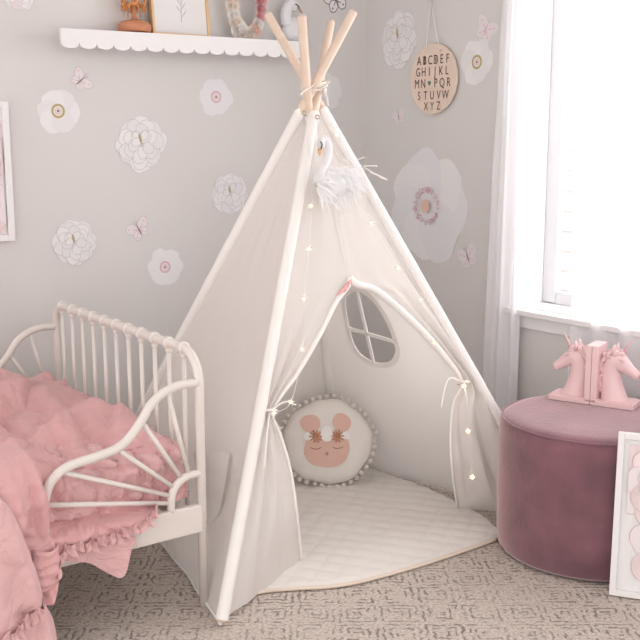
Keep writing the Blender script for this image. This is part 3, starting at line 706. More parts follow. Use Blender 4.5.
# ------------------------------------------------------------------ UNICORN BOOKENDS
def skin(name, chain, radii, parent, m, branches=()):
    me = bpy.data.meshes.new(name); vs = [tuple(c) for c in chain]; es = [(i, i+1) for i in range(len(vs)-1)]; rr = list(radii)
    for root, pts, rs in branches:
        prev = root
        for q, r in zip(pts, rs): vs.append(tuple(q)); rr.append(r); es.append((prev, len(vs)-1)); prev = len(vs)-1
    me.from_pydata(vs, es, []); me.materials.append(m)
    o = bpy.data.objects.new(name, me); COL.objects.link(o); o.parent = parent
    sk = o.modifiers.new('skin', 'SKIN'); sk.use_smooth_shade = True
    for i, d in enumerate(me.skin_vertices[0].data):
        r = rr[i]; d.radius = r if isinstance(r, tuple) else (r, r); d.use_root = (i == 0)
    subsurf(o, 2); return o
def bookend(label, kx):
    """local frame: x points from the upright outwards (the way the unicorn looks), z up; base 0..0.13"""
    r = thing('unicorn_bookend', (0, 0, 0), label, 'bookend', 'unicorn bookends')
    b = MB(); b.box((.066, 0, .008), (.132, .092, .016)); b.box((.009, 0, .096), (.018, .092, .176)); bevel(b.build('stand', M['unicorn'], r, smooth=False), .0015, 2)
    b = MB(); b.box((.066, 0, .0165), (.118, .078, .003)); b.build('inset', M['unicorn'], r, smooth=False)
    # head and neck as one surface (x, z in the plane of the profile), y flattened
    b = MB()
    secs = [((.062, .017), (.044, .034), 0), ((.058, .035), (.040, .032), .05), ((.051, .065), (.035, .028), .1), ((.047, .090), (.034, .026), .2), ((.049, .113), (.033, .0255), .45), ((.057, .136), (.036, .027), 1.0), ((.072, .136), (.0345, .0265), 1.7), ((.086, .127), (.0245, .022), 2.05), ((.101, .115), (.0185, .0175), 2.15), ((.114, .106), (.0155, .0155), 2.2), ((.125, .099), (.0150, .015), 2.1), ((.132, .094), (.0100, .011), 2.1)]
    N_ = 20; rings = []
    for (cx, cz), (ra, rb), ang in secs:
        # ring plane: contains y and a direction in xz perpendicular to the tangent
        tx, tz = math.sin(ang), math.cos(ang); px_, pz_ = tz, -tx
        rings.append([V((cx+px_*ra*math.cos(t), rb*math.sin(t), cz+pz_*ra*math.cos(t))) for t in [2*PI*i/N_ for i in range(N_)]])
    vs = [q for rg in rings for q in rg]; fs = [(i*N_+j, i*N_+(j+1) % N_, (i+1)*N_+(j+1) % N_, (i+1)*N_+j) for i in range(len(rings)-1) for j in range(N_)]
    fs.append(tuple((len(rings)-1)*N_+j for j in range(N_)))
    b.add(vs, fs)
    hd = subsurf(b.build('unicorn_head', M['unicorn'], r), 2)
    b = MB()
    for s in (1, -1):
        b.ell((.082, s*.0225, .139), (.0050, .0025, .0030)); b.tube(curve([(.071, s*.0225, .145), (.081, s*.0250, .1475), (.093, s*.0205, .141)], 8), .0016, 6); b.tube(curve([(.075, s*.0235, .138), (.082, s*.0245, .1355), (.089, s*.0215, .137)], 8), .0009, 6)
        b.tube([(.128, s*.0115, .1035), (.130, s*.012, .101)], .0018, 6)
    for s in (1, -1): b.tube(curve([(.136, s*.002, .090), (.127, s*.0125, .0895), (.116, s*.0150, .093)], 6), .0010, 5)
    b.build('face_details', M['unicorn'], hd)
    for s in (1, -1):
        b = MB(); b.tube([(.060, s*.015, .158), (.058, s*.019, .172), (.059, s*.018, .183), (.061, s*.015, .191)], [.0080, .0115, .0080, .0012], 10, flat=.5); b.build('ear', M['unicorn'], r)
    b = MB(); h0, h1 = V((.077, 0, .153)), V((.106, 0, .212)); n = 60; ax = (h1-h0).normalized(); e1 = ax.cross(V((0, 1, 0))).normalized(); e2 = V((0, 1, 0))
    b.tube([h0, h1], [.0078, .0008], 12)
    b.tube([h0.lerp(h1, i/n)+(e1*math.cos(i*.75)+e2*math.sin(i*.75))*.0072*(1-i/n) for i in range(n+1)], [.0018*(1-i/n)+.0004 for i in range(n+1)], 6)
    b.build('horn', mat('pink_horn', (.72, .46, .47), .4), r)
    b = MB(); rnd = random.Random(3)
    for k in range(26):
        t = k/25; c = keys([(0, V((.076, 0, .165))), (.25, V((.048, 0, .170))), (.5, V((.024, 0, .148))), (.75, V((.022, 0, .105))), (1, V((.024, 0, .055)))], t)
        for s in (1, -1):
            L_ = .030; d = V((-.25+.5*rnd.random()-.3*t, 0, -.9 if t > .2 else -.2)).normalized(); c0 = c+V((rnd.uniform(-.004, .006), s*rnd.uniform(.004, .016), 0))
            p = [c0+d*L_*q+V((.006*math.sin(q*7+k), s*.005*math.sin(q*4), .002)) for q in (0, .25, .5, .75, 1)]
            b.tube(p, [.0035, .0062, .0055, .0038, .0006], 7)
    b.build('mane', M['unicorn'], r)
    return r
e1 = V((.364, -.931, 0)).normalized(); e2 = V((.931, .364, 0)).normalized()
cA = V((-.165, -1.22, 0)); cB = V((-.066, -1.473, 0)); mid = (cA+cB)/2+e2*.046-V((FWD.x, FWD.y, 0)).normalized()*.035; zb = PH+.004
u1 = bookend('pale pink unicorn bookend facing left towards the teepee', -1); ang = math.atan2(-e1.y, -e1.x); u1.location = (mid.x-e1.x*.0005, mid.y-e1.y*.0005, zb); u1.rotation_euler = (0, 0, ang); u1.scale = (1.07, 1.07, 1.07)
u2 = bookend('pale pink unicorn bookend facing right away from the teepee', 1); u2.location = (mid.x+e1.x*.0005, mid.y+e1.y*.0005, zb); u2.rotation_euler = (0, 0, ang+PI); u2.scale = (1.07, 1.07, 1.07)

# ------------------------------------------------------------------ FRAMED PRINT leaning on the pouf
f0 = V((-.436, -1.719, 0)); fd = V((.555, -.832, 0)).normalized(); fn_ = V((.832, .555, 0)); FW, FH = .36, .478; lean = .050
fup = (V((0, 0, FH))+fn_*lean).normalized(); fnn = fd.cross(fup).normalized()
if fnn.dot(fn_) > 0: fnn = -fnn     # towards the room
RF = Matrix((fd, -fnn, fup)).transposed()
def lp(a, h, o=0): return f0+fd*a+fup*h+fnn*o+V((0, 0, .004))
pr = thing('framed_print', f0.to_tuple(), 'white framed pink flower print standing on the carpet against the mauve pouf', 'picture')
b = MB(); t_ = .018
for c, sz in ((lp(t_/2, FH/2), (t_, .022, FH)), (lp(FW-t_/2, FH/2), (t_, .022, FH)), (lp(FW/2, t_/2), (FW-2*t_, .022, t_)), (lp(FW/2, FH-t_/2), (FW-2*t_, .022, t_))): b.box(c, sz, RF)
bevel(b.build('frame', M['white'], pr, smooth=False), .0015, 2)
b = MB(); b.box(lp(FW/2, FH/2, -.004), (FW-.03, .006, FH-.03), RF); b.build('print_sheet', M['paper'], pr, smooth=False)
M['pinkprint'] = mat('pink_print', (.80, .66, .67), .7, var=.12, vscale=14); M['pinkline'] = mat('mauve_line', (.58, .46, .48), .7); M['palepink'] = mat('pale_pink_print', (.82, .74, .75), .7)
def petal_poly(c, a, L_, W_, n=22, tip=.0):
    P = []
    for i in range(n):
        t = 2*PI*i/n; x = L_*(.5+.5*math.cos(t)); y = W_*math.sin(t)*(.55+.45*math.cos(t*.5)**2 if tip else 1)*(1+.05*math.sin(5*t))
        P.append(V((c[0]+x*math.cos(a)-y*math.sin(a), c[1]+x*math.sin(a)+y*math.cos(a))))
    return P
def art(parent, fmap, items, mats, name='artwork'):
    b = MB()
    for k, (poly, mi, lay) in enumerate(items): b.add([fmap(q.x, q.y, .0008+lay*.0003) for q in poly], [tuple(range(len(poly)))], mi)
    return b.build(name, mats, parent, smooth=False)
def flower_art(cx, cy, R, n, seed, layers=3):
    it = []; rnd = random.Random(seed); lay = 0
    for l in range(layers):
        rr = R*(1-.27*l)
        for i in range(n):
            a = 2*PI*i/n+l*.5+rnd.uniform(-.15, .15); P = petal_poly((cx, cy), a, rr, rr*.42); Q = [V((cx, cy)).lerp(q, .982) for q in P]
            it.append((P, 1, lay)); it.append((Q, 0 if (i+l) % 2 else 2, lay+1)); lay += 2
    return it
def clipx(items, x0, x1, y0, y1):
    out = []
    for poly, mi, lay in items:
        P = [V((min(max(q.x, x0), x1), min(max(q.y, y0), y1))) for q in poly]; out.append((P, mi, lay))
    return out
it = flower_art(.13, .345, .15, 7, 2)+flower_art(.15, .14, .115, 5, 5, 1)
it = clipx(it, .034, FW-.034, .034, FH-.034)
art(pr, lambda x, y, o: lp(x, y, -.001+o), it, [M['pinkprint'], M['pinkline'], M['palepink']])

# framed print on the left wall
tr = at(10.5, 101.5, 1, WY-.02); brr = at(13, 241, 1, WY-.02); PW_, PHH = .38, tr.z-brr.z; px1 = (tr.x+brr.x)/2
pic = thing('wall_picture', (px1-PW_/2, WY, brr.z), 'white framed pink print hanging on the grey wall above the bed', 'picture')
b = MB(); zc = (tr.z+brr.z)/2; t_ = .024; yy = WY-.012
for c, sz in (((px1-t_/2, yy, zc), (t_, .024, PHH)), ((px1-PW_+t_/2, yy, zc), (t_, .024, PHH)), ((px1-PW_/2, yy, tr.z-t_/2), (PW_-2*t_, .024, t_)), ((px1-PW_/2, yy, brr.z+t_/2), (PW_-2*t_, .024, t_))): b.box(c, sz)
bevel(b.build('frame', M['white'], pic, smooth=False), .002, 2)
b = MB(); b.box((px1-PW_/2, WY-.006, zc), (PW_-.04, .008, PHH-.04)); b.build('print_sheet', M['paper'], pic, smooth=False)
it = clipx(flower_art(PW_-.10, .30, .15, 7, 8)+flower_art(PW_-.06, .12, .12, 6, 9, 2), .03, PW_-.030, .03, PHH-.03)
art(pic, lambda x, y, o: V((px1-PW_+x, WY-.0105-o, brr.z+y)), it, [M['pinkprint'], M['pinkline'], M['palepink']])

# ------------------------------------------------------------------ WALL DECALS
M['dec_w'] = mat('decal_white', (.80, .785, .79), .7); M['dec_w2'] = mat('decal_soft_white', (.765, .75, .755), .7); M['dec_g'] = mat('decal_line_grey', (.60, .555, .55), .7)
M['dec_gold'] = mat('decal_gold', (.46, .36, .18), .7); M['dec_pink'] = mat('decal_pink', (.70, .44, .52), .7); M['dec_lil'] = mat('decal_lilac', (.765, .755, .775), .7); M['dec_ctr'] = mat('decal_centre', (.74, .50, .42), .7)
M['dec_dark'] = mat('decal_dark', (.24, .17, .17), .7); M['dec_pp'] = mat('decal_pale_pink', (.77, .70, .71), .7)
DM = [M['dec_w'], M['dec_w2'], M['dec_g'], M['dec_gold'], M['dec_pink'], M['dec_lil'], M['dec_ctr'], M['dec_dark'], M['dec_pp']]
class Decal:
    def __init__(s, wall, x, y): s.w = wall; s.b = MB(); s.c = at(x, y, 1, WY) if wall == 'L' else at(x, y, 0, WX); s.l = 0
    def P(s, u, v, h): return V((s.c.x+u, WY-h, s.c.z+v)) if s.w == 'L' else V((WX-h, s.c.y-u, s.c.z+v))
    def poly(s, pts, mi):
        s.l += 1; h = .0006+s.l*.00008; n = len(pts); cx = sum(p[0] for p in pts)/n; cy = sum(p[1] for p in pts)/n
        s.b.add([s.P(cx, cy, h)]+[s.P(p[0], p[1], h) for p in pts], [(0, 1+i, 1+(i+1) % n) for i in range(n)], mi)
    def petal(s, c, a, L_, W_, mi, line=2, lw=.004, rnd=random):
        P = []; n = 26; k1, k2 = rnd.uniform(0, 6), rnd.uniform(0, 6)
        for i in range(n):
            t = 2*PI*i/n; rr = 1+.06*math.sin(3*t+k1)+.035*math.sin(6*t+k2); x = L_*.5*math.cos(t)*rr+L_*.5; y = W_*.5*math.sin(t)*rr
            P.append((c[0]+x*math.cos(a)-y*math.sin(a), c[1]+x*math.sin(a)+y*math.cos(a)))
        cx = sum(p[0] for p in P)/n; cy = sum(p[1] for p in P)/n
        if line is not None:
            s.poly(P, line); d = max(.5, 1-lw/(W_*.5)); P = [(cx+(x-cx)*d, cy+(y-cy)*d) for x, y in P]
        s.poly(P, mi)
    def ring(s, r0, r1, mi, n=40, sq=1):
        s.l += 1; h = .0006+s.l*.00008; vs = []
        for i in range(n):
            a = 2*PI*i/n; vs += [s.P(r0*math.cos(a), r0*math.sin(a), h), s.P(r1*math.cos(a), r1*math.sin(a), h)]
        s.b.add(vs, [(2*i, 2*i+1, 2*((i+1) % n)+1, 2*((i+1) % n)) for i in range(n)], mi)
    def disc(s, r, mi, c=(0, 0)): s.poly([(c[0]+r*math.cos(2*PI*i/20), c[1]+r*math.sin(2*PI*i/20)) for i in range(20)], mi)
    def done(s, name, label, cat, group): return tag(s.b.build(name, DM, smooth=False), label, cat, group)
def peony(wall, x, y, R, label, seed, main=0, alt=1, line=2, ctr=3, rot=0):
    d = Decal(wall, x, y); rnd = random.Random(seed)
    for i in range(8):
        a = rot+2*PI*i/8+rnd.uniform(-.15, .15); d.petal((0, 0), a, R*rnd.uniform(.93, 1.05), R*.95, alt if i % 2 else main, line, R*.018, rnd)
    for k, (r0, n, L_, W_) in enumerate(((.30, 7, .62, .62), (.18, 6, .55, .5), (.06, 5, .48, .42))):
        for i in range(n):
            a = rot+2*PI*i/n+k*.5+rnd.uniform(-.2, .2); d.petal((R*r0*math.cos(a), R*r0*math.sin(a)), a+rnd.uniform(-.3, .3), R*L_, R*W_, main if (i+k) % 2 else alt, line, R*.022, rnd)
    for a in (1.0, 2.4, 3.4): d.petal((0, R*.12), a+rot, R*.42, R*.30, main, line, R*.022, rnd)
    d.petal((-R*.02, R*.02), 1.75, R*.36, R*.09, ctr, None, 0, rnd)
    return d.done('peony_decal', label, 'wall decal', 'white flower wall decals')
def anemone(wall, x, y, R, label, seed, main=0, alt=1, ring=3, n=6, big=False, ctr=6, scale_r=1):
    d = Decal(wall, x, y); rnd = random.Random(seed)
    for i in range(n):
        a = 2*PI*i/n+rnd.uniform(-.12, .12); d.petal((0, 0), a, R*rnd.uniform(.92, 1.05), R*1.02, alt if i % 2 else main, None if not big else alt, R*.012, rnd)
    if not big: d.ring(R*.31*scale_r, R*.21*scale_r, ring)
    d.disc(R*.15*scale_r, ctr if not big else main)
    if big:
        for i in range(190):
            a = rnd.uniform(0, 2*PI); rr = R*rnd.uniform(.23, .33); d.disc(R*rnd.uniform(.008, .017), ring, (rr*math.cos(a), rr*math.sin(a)))
        d.disc(R*.115, ctr)
    else:
        d.disc(R*.10*scale_r, main); d.disc(R*.06*scale_r, 7)
    return d.done('anemone_decal', label, 'wall decal', 'white flower wall decals')
def butterfly(wall, x, y, R, rot, label, main=8, line=2, spot=4, pinkish=False):
    R *= 1.18
    d = Decal(wall, x, y); rnd = random.Random(x)
    for a, L_, W_ in ((.55, 1.0, .72), (PI-.55, 1.0, .72), (-.75, .72, .6), (PI+.75, .72, .6)):
        d.petal((0, 0), a+rot, R*L_, R*W_, main, line, R*.05, rnd)
        cx, cy = R*L_*.7*math.cos(a+rot), R*L_*.7*math.sin(a+rot); d.disc(R*.055, spot, (cx, cy))
        d.petal((0, 0), a+rot, R*L_*.5, R*.06, spot, None, 0, rnd)
    u = V((math.cos(rot+PI/2), math.sin(rot+PI/2)))
    d.petal((-u.x*R*.4, -u.y*R*.4), rot+PI/2, R*.8, R*.10, 7 if not pinkish else spot, None, 0, rnd)
    for s in (-.35, .35): d.petal((u.x*R*.35, u.y*R*.35), rot+PI/2+s, R*.4, R*.025, 7 if not pinkish else spot, None, 0, rnd)
    return d.done('butterfly_decal', label, 'wall decal', 'butterfly wall decals')
def sc(wall, x, y, px): # pixels to metres on a wall
    c = at(x, y, 1, WY) if wall == 'L' else at(x, y, 0, WX); return px*(c-CAM).dot(FWD)/F_PX
anemone('L', 58, 111, sc('L', 58, 111, 23), 'white anemone decal with gold ring above the bed, beside the hanging picture', 1)
peony('L', 141, 144, sc('L', 141, 144, 28), 'large white peony decal in the middle of the wall below the shelf', 2)
anemone('L', 216, 97, sc('L', 216, 97, 19.5), 'small white anemone decal with pink ring below the shelf near the teepee', 3, 5, 5, 4)
peony('L', 230, 194, sc('L', 230, 194, 22), 'lilac-white peony decal partly behind the teepee side', 4, 5, 0, 2)
peony('L', 74, 243, sc('L', 74, 243, 24), 'white peony decal with gold centre low over the bed footboard', 5, 0, 1)
anemone('L', 165, 267, sc('L', 165, 267, 19.5), 'white anemone decal with pink ring low above the bed footboard', 6, 0, 0, 4)
butterfly('L', 80, 81, sc('L', 80, 81, 12), -.9, 'pale pink butterfly decal just above the gold-ringed anemone')
butterfly('L', 139, 230, sc('L', 139, 230, 13), .5, 'pale butterfly decal above the low pink-ringed anemone')
peony('L', 18, -8, sc('L', 18, -8, 19), 'pale flower decal cut by the top left corner of the photo', 7, 8, 0)
butterfly('L', 336, 0, sc('L', 336, 0, 16), .35, 'lilac-grey butterfly decal beside the teepee pole tips', 5, 7, 7)
peony('L', 326, 92, sc('L', 326, 92, 20), 'faint flower decal half hidden behind the teepee pole crossing', 9, 1, 1, 1, 1)
peony('R', 399, 39, sc('R', 399, 39, 29), 'white peony decal left of the round alphabet sign', 10, 1, 0, 2, 3)
anemone('R', 477, 62, sc('R', 477, 62, 23), 'white anemone decal with gold ring between alphabet sign and curtain', 11)
anemone('R', 428, 206, sc('R', 428, 206, 57), 'very large white anemone decal with pink dotted centre under the alphabet sign', 12, 5, 0, 4, n=7, big=True)
butterfly('R', 486, 30, sc('R', 486, 30, 14), -.5, 'pink butterfly decal at the curtain above the gold-ringed anemone', 8, 1, 4, True)
butterfly('R', 468, 257, sc('R', 468, 257, 13), .45, 'pale pink butterfly decal below the very large anemone', 8, 1, 4)
butterfly('R', 399, 117, sc('R', 399, 117, 8), .3, 'tiny pale butterfly decal above the very large anemone', 8, 1, 4)

# ------------------------------------------------------------------ ALPHABET SIGN
sc_ = at(434, 79, 0, WX-.012); sr = sc('R', 434, 79, 34.2); sx_ = WX-.014
sg_ = thing('alphabet_sign', (WX-.004, sc_.y, sc_.z-sr), 'round wooden alphabet sign hanging on a white string', 'sign')
def sp_(u, v, h=0): return V((sx_-h, sc_.y-u, sc_.z+v))
b = MB(); n = 72; vs = []
for h, rr in ((-.005, .985), (-.004, 1), (.004, 1), (.005, .985)): vs += [sp_(sr*rr*math.cos(2*PI*i/n), sr*rr*math.sin(2*PI*i/n), h) for i in range(n)]
fs = [(k*n+i, k*n+(i+1) % n, (k+1)*n+(i+1) % n, (k+1)*n+i) for k in range(3) for i in range(n)]+[tuple(range(n)), tuple(3*n+i for i in range(n))[::-1]]
b.add(vs, fs); b.build('wooden_disc', M['plywood'], sg_, smooth=False)
def letters(rows):
    dg = None; b = MB()
    for txt, (x0, x1, yb), hgt in rows:
        nn = len(txt)
        for i, ch in enumerate(txt):
            cx = lerp(x0, x1, i/(nn-1))*sr; cy = yb*sr; hh = hgt*sr
            if ch == '*':
                pts = []
                for k in range(24):
                    t = 2*PI*k/24; pts.append((16*math.sin(t)**3/34*hh*.55, (13*math.cos(t)-5*math.cos(2*t)-2*math.cos(3*t)-math.cos(4*t))/34*hh*.75))
                b.add([sp_(cx+x, cy+y+hh*.5, .0062) for x, y in pts], [tuple(range(24))[::-1]], 1); continue
            cu_ = bpy.data.curves.new('t', 'FONT'); cu_.body = ch; cu_.size = 1; cu_.align_x = 'CENTER'; cu_.extrude = 0
            ob = bpy.data.objects.new('t', cu_); COL.objects.link(ob); dg = bpy.context.evaluated_depsgraph_get(); dg.update()
            me = bpy.data.meshes.new_from_object(ob.evaluated_get(dg))
            top_ = max(v.co.y for v in me.vertices)
            b.add([sp_(cx+v.co.x/top_*hh*.78, cy+v.co.y/top_*hh, .0062) for v in me.vertices], [tuple(p.vertices) for p in me.polygons])
            bpy.data.objects.remove(ob); bpy.data.curves.remove(cu_); bpy.data.meshes.remove(me)
            if ch in 'BD':
                for q in ([(-.02, .25), (.02, .75)] if ch == 'B' else [(0, .5)]): b.add([sp_(cx+(q[0]*.3+.13*math.cos(t)*.8)*hh, cy+(q[1]+(.18 if ch == 'B' else .34)*math.sin(t))*hh, .0061) for t in [2*PI*i/12 for i in range(12)]], [tuple(range(12))[::-1]])
    return b
letters([('ABCDEF', (-.60, .62, .42), .25), ('GHIJKL', (-.64, .60, .10), .24), ('MN*PQR', (-.68, .68, -.24), .25), ('STUVW', (-.58, .56, -.58), .24), ('XYZ', (-.27, .27, -.88), .23)]).build('letters', [M['ink'], mat('sage_heart', (.12, .20, .17), .7)], sg_, smooth=False)
nail = V((WX-.012, at(433, -1, 0, WX).y, at(433, -1, 0, WX).z))
b = MB(); b.ell(nail, .007); b.tube([nail, nail+V((.011, 0, 0))], .003, 8); b.build('nail', M['wood'], sg_)
b = MB()
for u in (-.29, .26): b.tube([nail+V((-.003, 0, 0)), sp_(u*sr, .86*sr, .007), sp_(u*sr*1.05, .80*sr, .0065)], .0022, 6)
for u in (-.34, .30): b.tube([sp_((u-.05)*sr, .80*sr, .008), sp_(u*sr, .76*sr, .009), sp_((u+.06)*sr, .81*sr, .008)], .003, 6)
b.build('hanging_string', M['rope'], sg_)

# ------------------------------------------------------------------ SHELF with scalloped front
SD = .11; sy = WY-SD
sa = at(59.5, 28.5, 1, sy); sb = at(300, 42, 1, sy); sa2 = at(60, 48, 1, sy)
x0, x1 = sa.x, sb.x+.03; zt0, zt1 = sa.z, sb.z; ztop = lambda x: lerp(zt0, zt1, (x-x0)/(x1-x0)); SHH = sa.z-sa2.z
shf = thing('wall_shelf', ((x0+x1)/2, WY-SD/2, zt0-SHH), 'white wall shelf with scalloped front edge holding nursery ornaments', 'shelf')
b = MB(); tk = .016
vs = []
for (x, y) in ((x0+.045, sy+.001), (x1, sy+.001), (x1, WY), (x0+.045, WY)): vs += [(x, y, ztop(x)-tk), (x, y, ztop(x))]
b.add(vs, [(0, 2, 4, 6), (1, 7, 5, 3), (0, 1, 3, 2), (2, 3, 5, 4), (4, 5, 7, 6), (6, 7, 1, 0)]); b.build('board', M['white'], shf, smooth=False)
b = MB(); ns = 16; wv_ = (x1-x0)/ns; rs = wv_/2; m_ = 12; lower = []
for k in range(ns):
    for i in range(m_+(1 if k == ns-1 else 0)):
        a = PI*i/m_; x = x0+wv_*(k+.5)-rs*math.cos(a); lower.append((x, ztop(x)-SHH+rs*.72*(1-math.sin(a)**.7)))
nn = len(lower); vs = []
for y in (sy-.014, sy+.001):
    for x, z in lower: vs += [(x, y, ztop(x)+.001), (x, y, z)]
fs = []
for i in range(nn-1):
    fs += [(2*i, 2*i+1, 2*i+3, 2*i+2), (2*nn+2*i, 2*nn+2*i+2, 2*nn+2*i+3, 2*nn+2*i+1), (2*i, 2*i+2, 2*nn+2*i+2, 2*nn+2*i), (2*i+1, 2*nn+2*i+1, 2*nn+2*i+3, 2*i+3)]
fs += [(0, 2*nn, 2*nn+1, 1), (2*nn-2, 2*nn-1, 4*nn-1, 4*nn-2)]
b.add(vs, fs); b.build('scalloped_front', M['white'], shf, smooth=False)

# things on the shelf
yS = sy+.055
def onshelf(px): P = at(px, 28, 1, yS); return V((P.x, yS, ztop(P.x)+.0015))
# wooden music box
mbx = onshelf(134.5); mb = thing('music_box', mbx.to_tuple(), 'turned orange wooden carousel music box at the left of the shelf', 'music box')
r0 = .062
b = MB(); b.lathe([(0, .006), (r0*.93, .006), (r0*.98, .010), (r0, .016), (r0, .030), (r0*.97, .034), (r0*.90, .036), (r0*.88, .040), (r0*.80, .044), (r0*.45, .049), (r0*.3, .052), (0, .052)], mbx, 48); b.build('round_base', M['toy'], mb)
for a in (0, 2.1, 4.2): b = MB(); q = mbx+V((r0*.7*math.cos(a-.6), r0*.7*math.sin(a-.6), 0)); b.lathe([(0, 0), (.007, 0), (.008, .007), (0, .007)], q, 14); b.build('foot', M['toy'], mb)
b = MB(); b.lathe([(.014, .050), (.011, .058), (.009, .07), (.012, .078), (.008, .09), (.007, .17), (.012, .18), (0, .181)], mbx, 20); b.build('column', M['toy'], mb)
b = MB(); b.lathe([(0, .18), (r0*.98, .18), (r0, .185), (r0*.6, .215), (0, .235)], mbx, 36); b.build('canopy', M['toy'], mb)
for k in range(5):
    a = 2*PI*k/5+.5; c = mbx+V((r0*.62*math.cos(a), r0*.62*math.sin(a), .105)); R = rotz(a+PI/2); b = MB()
    b.tube([c+V((0, 0, -.045)), c+V((0, 0, .076))], .0015, 6)
    b.ell(c, (.017, .007, .008), R)
    for sx2, sy2 in ((.012, .004), (.012, -.004), (-.012, .004), (-.012, -.004)):
        b.tube([c+R @ V((sx2, sy2, -.003)), c+R @ V((sx2*1.5, sy2, -.014)), c+R @ V((sx2*1.2, sy2, -.024))], [.0045, .003, .0018], 6)
    b.tube([c+R @ V((.012, 0, .003)), c+R @ V((.019, 0, .016)), c+R @ V((.021, 0, .020))], [.006, .0045, .004], 8); b.tube([c+R @ V((.019, 0, .020)), c+R @ V((.030, 0, .013))], [.0045, .0025], 8)
    b.tube([c+R @ V((-.016, 0, .002)), c+R @ V((-.026, 0, -.012))], [.003, .001], 6)
    b.build('carousel_horse', M['toy2'], mb)
# gold framed botanical print
A = onshelf(153.5); B = onshelf(213); A.y += .012; B.y += .03; gw = (B-A).length; gd = (B-A).normalized(); gn = V((gd.y, -gd.x, 0)); gh = .30
gup = (V((0, 0, 1))-gn*.10).normalized(); RG = Matrix((gd, -gn, gup)).transposed()
A.z += .002; gl = lambda a, h, o=0: A+gd*a+gup*h+gn*o
gf = thing('gold_frame_print', A.to_tuple(), 'thin gold framed line drawing of a leafy sprig standing on the shelf', 'picture')
b = MB(); t_ = .0105
for c, sz in ((gl(t_/2, gh/2), (t_, .02, gh)), (gl(gw-t_/2, gh/2), (t_, .02, gh)), (gl(gw/2, t_/2), (gw-2*t_, .02, t_)), (gl(gw/2, gh-t_/2), (gw-2*t_, .02, t_))): b.box(c, sz, RG)
bevel(b.build('frame', M['gold'], gf, smooth=False), .001, 1)
b = MB(); b.box(gl(gw/2, gh/2, 0), (gw-.015, .008, gh-.015), RG); b.build('print_sheet', M['paper'], gf, smooth=False)
b = MB(); cx = gw*.52
b.tube(curve([gl(cx-.003, .055, .0045), gl(cx, .10, .0045), gl(cx+.006, .17, .0045)], 12), .0009, 5)
for k, (h, s) in enumerate(((.075, 1), (.09, -1), (.105, 1), (.12, -1), (.14, 1), (.155, -1))):
    p0 = gl(cx+.001, h, .0045); p1 = gl(cx+s*.022, h+.025, .0045); b.tube([p0, p1], .0007, 5); b.tube([p0.lerp(p1, .4), p1], [.003, .0006], 6, flat=.2)
b.build('sprig_drawing', M['greyink'], gf)

# floral wreath
wc = at(247, -2, 1, yS+.01); wr0 = onshelf(247)
R_x, R_z = sc('L', 247, 10, 16.5), sc('L', 247, 10, 30.5)
cz_ = wr0.z+R_z+.021
wt = thing('flower_wreath', (wr0.x, wr0.y+.01, wr0.z), 'oval wreath of pink, peach and cream roses standing on the shelf', 'wreath')
WCN = V((wr0.x, wr0.y+.01, cz_))
M['r_pink'] = mat('rose_pink', (.78, .42, .44), .8); M['r_peach'] = mat('rose_peach', (.82, .56, .48), .8); M['r_cream'] = mat('rose_cream', (.82, .72, .64), .8); M['r_white'] = mat('rose_white', (.84, .80, .77), .8); M['leaf'] = mat('sage_leaf', (.45, .46, .36), .8)
b = MB(); b.tube([WCN+V((R_x*math.cos(a), 0, R_z*math.sin(a))) for a in [2*PI*i/48 for i in range(48)]], .007, 8, closed=True); b.build('wreath_ring', M['r_cream'], wt)
def rose(c, nrm_, r, m, seed):
    rnd = random.Random(seed); n_ = V(nrm_).normalized(); X_ = n_.cross(V((0, 0, 1))).normalized(); Y_ = n_.cross(X_); b = MB()
    for l, (k, rad, hgt, open_) in enumerate(((6, 1.05, .25, .75), (5, .82, .42, .5), (5, .62, .58, .4), (4, .42, .70, .3), (3, .24, .78, .12))):
        for i in range(k):
            a0 = 2*PI*i/k+l*.6+rnd.uniform(-.2, .2); wd = 2*PI/k*.72
            def fn(u, v, a0=a0, wd=wd, rad=rad, hgt=hgt, open_=open_):
                a = a0+(u-.5)*2*wd; rr = r*rad*(.25+.75*v**.6)*(1+.10*math.sin(u*PI)*v)+r*open_*.15*v**3; h = r*hgt*v*(1-.35*v*open_)-.1*r+r*.08*math.sin(u*PI)*v
                return c+X_*rr*math.cos(a)+Y_*rr*math.sin(a)+n_*h
            b.grid(fn, 6, 4)
    b.ell(c+n_*r*.10, (r*.35, r*.35, r*.42), nu=10, nv=8)
    return b.build('rose', m, wt)
cols = ['r_cream', 'r_peach', 'r_white', 'r_pink', 'r_white', 'r_cream', 'r_white', 'r_white', 'r_pink', 'r_peach', 'r_pink', 'r_cream', 'r_peach', 'r_white', 'r_cream', 'r_pink', 'r_peach', 'r_white']
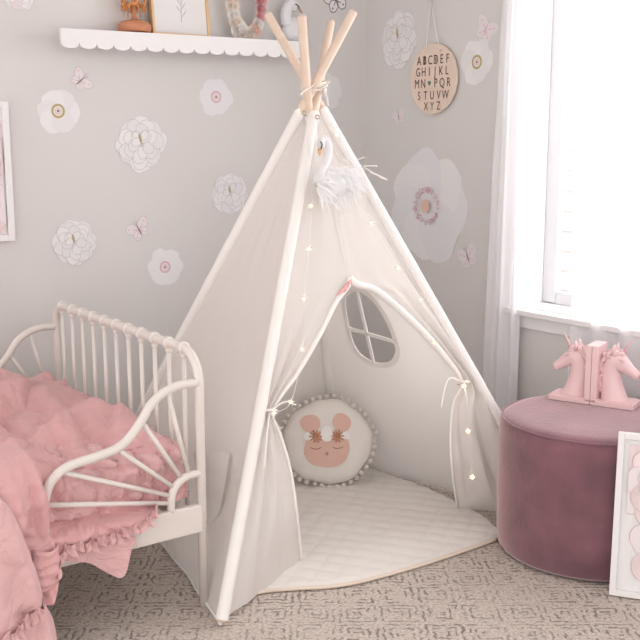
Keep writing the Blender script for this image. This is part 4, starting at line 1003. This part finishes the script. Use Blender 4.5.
for k in range(22):
    a = 2*PI*(k*18/22)/18-.15; c = WCN+V((R_x*math.cos(a), -.010, R_z*math.sin(a))); dn = V((.25*math.cos(a), -1, .25*math.sin(a)))
    rose(c, dn, random.uniform(.021, .027)*(1.12 if k in (15, 16) else 1), M[{15: 'r_white', 16: 'r_cream', 17: 'r_white', 12: 'r_cream', 13: 'r_white', 11: 'r_pink', 10: 'r_peach', 9: 'r_cream', 8: 'r_cream', 0: 'r_pink', 1: 'r_pink', 2: 'r_white'}.get(k, cols[k % 18])], k)
for k in range(14):
    a = 2*PI*k/14+.1; rr = 1+.35*(1 if k % 2 else -1)*.6; c = WCN+V((R_x*rr*math.cos(a), -.004, R_z*(1+(rr-1)*.5)*math.sin(a))); b = MB()
    b.ell(c, (.013, .002, .006), Matrix.Rotation(random.uniform(0, 3), 3, 'Y'), 10, 6); b.build('leaf', M['leaf'], wt)
# swan figure behind the pole tips
s0 = onshelf(293); swn = thing('swan_figure', s0.to_tuple(), 'pale grey-white swan figure at the right end of the shelf behind the pole tips', 'figurine')
M['swan'] = mat('swan_plush', (.74, .73, .75), .8, bump=.1, bscale=200)
q = 1/F_PX*(s0-CAM).dot(FWD)
b = MB(); b.ell(s0+V((.0, 0, .052)), (.050, .035, .052), nu=28, nv=20); b.ell(s0+V((.030, .005, .06)), (.03, .026, .045), nu=20, nv=14)
b.tube(curve([s0+V((-.028, 0, .07)), s0+V((-.036, -.002, .11)), s0+V((-.024, -.003, .145)), s0+V((0, -.003, .155)), s0+V((.006, -.003, .148))], 20), [.026-.008*i/20 for i in range(21)], 16)
b.ell(s0+V((.006, -.004, .148)), (.024, .021, .022), nu=20, nv=14); b.build('body', M['swan'], swn)
b = MB(); b.tube(curve([s0+V((.012, -.022, .142)), s0+V((.016, -.03, .128)), s0+V((.028, -.032, .118))], 10), [.007-.0005*i for i in range(11)], 10); b.build('beak', mat('bronze_beak', (.36, .24, .15), .4), swn)
b = MB(); b.tube(curve([s0+V((-.004, -.024, .152)), s0+V((.006, -.0265, .148)), s0+V((.012, -.027, .138))], 8), .0028, 6); b.build('eye_mark', M['ink'], swn)
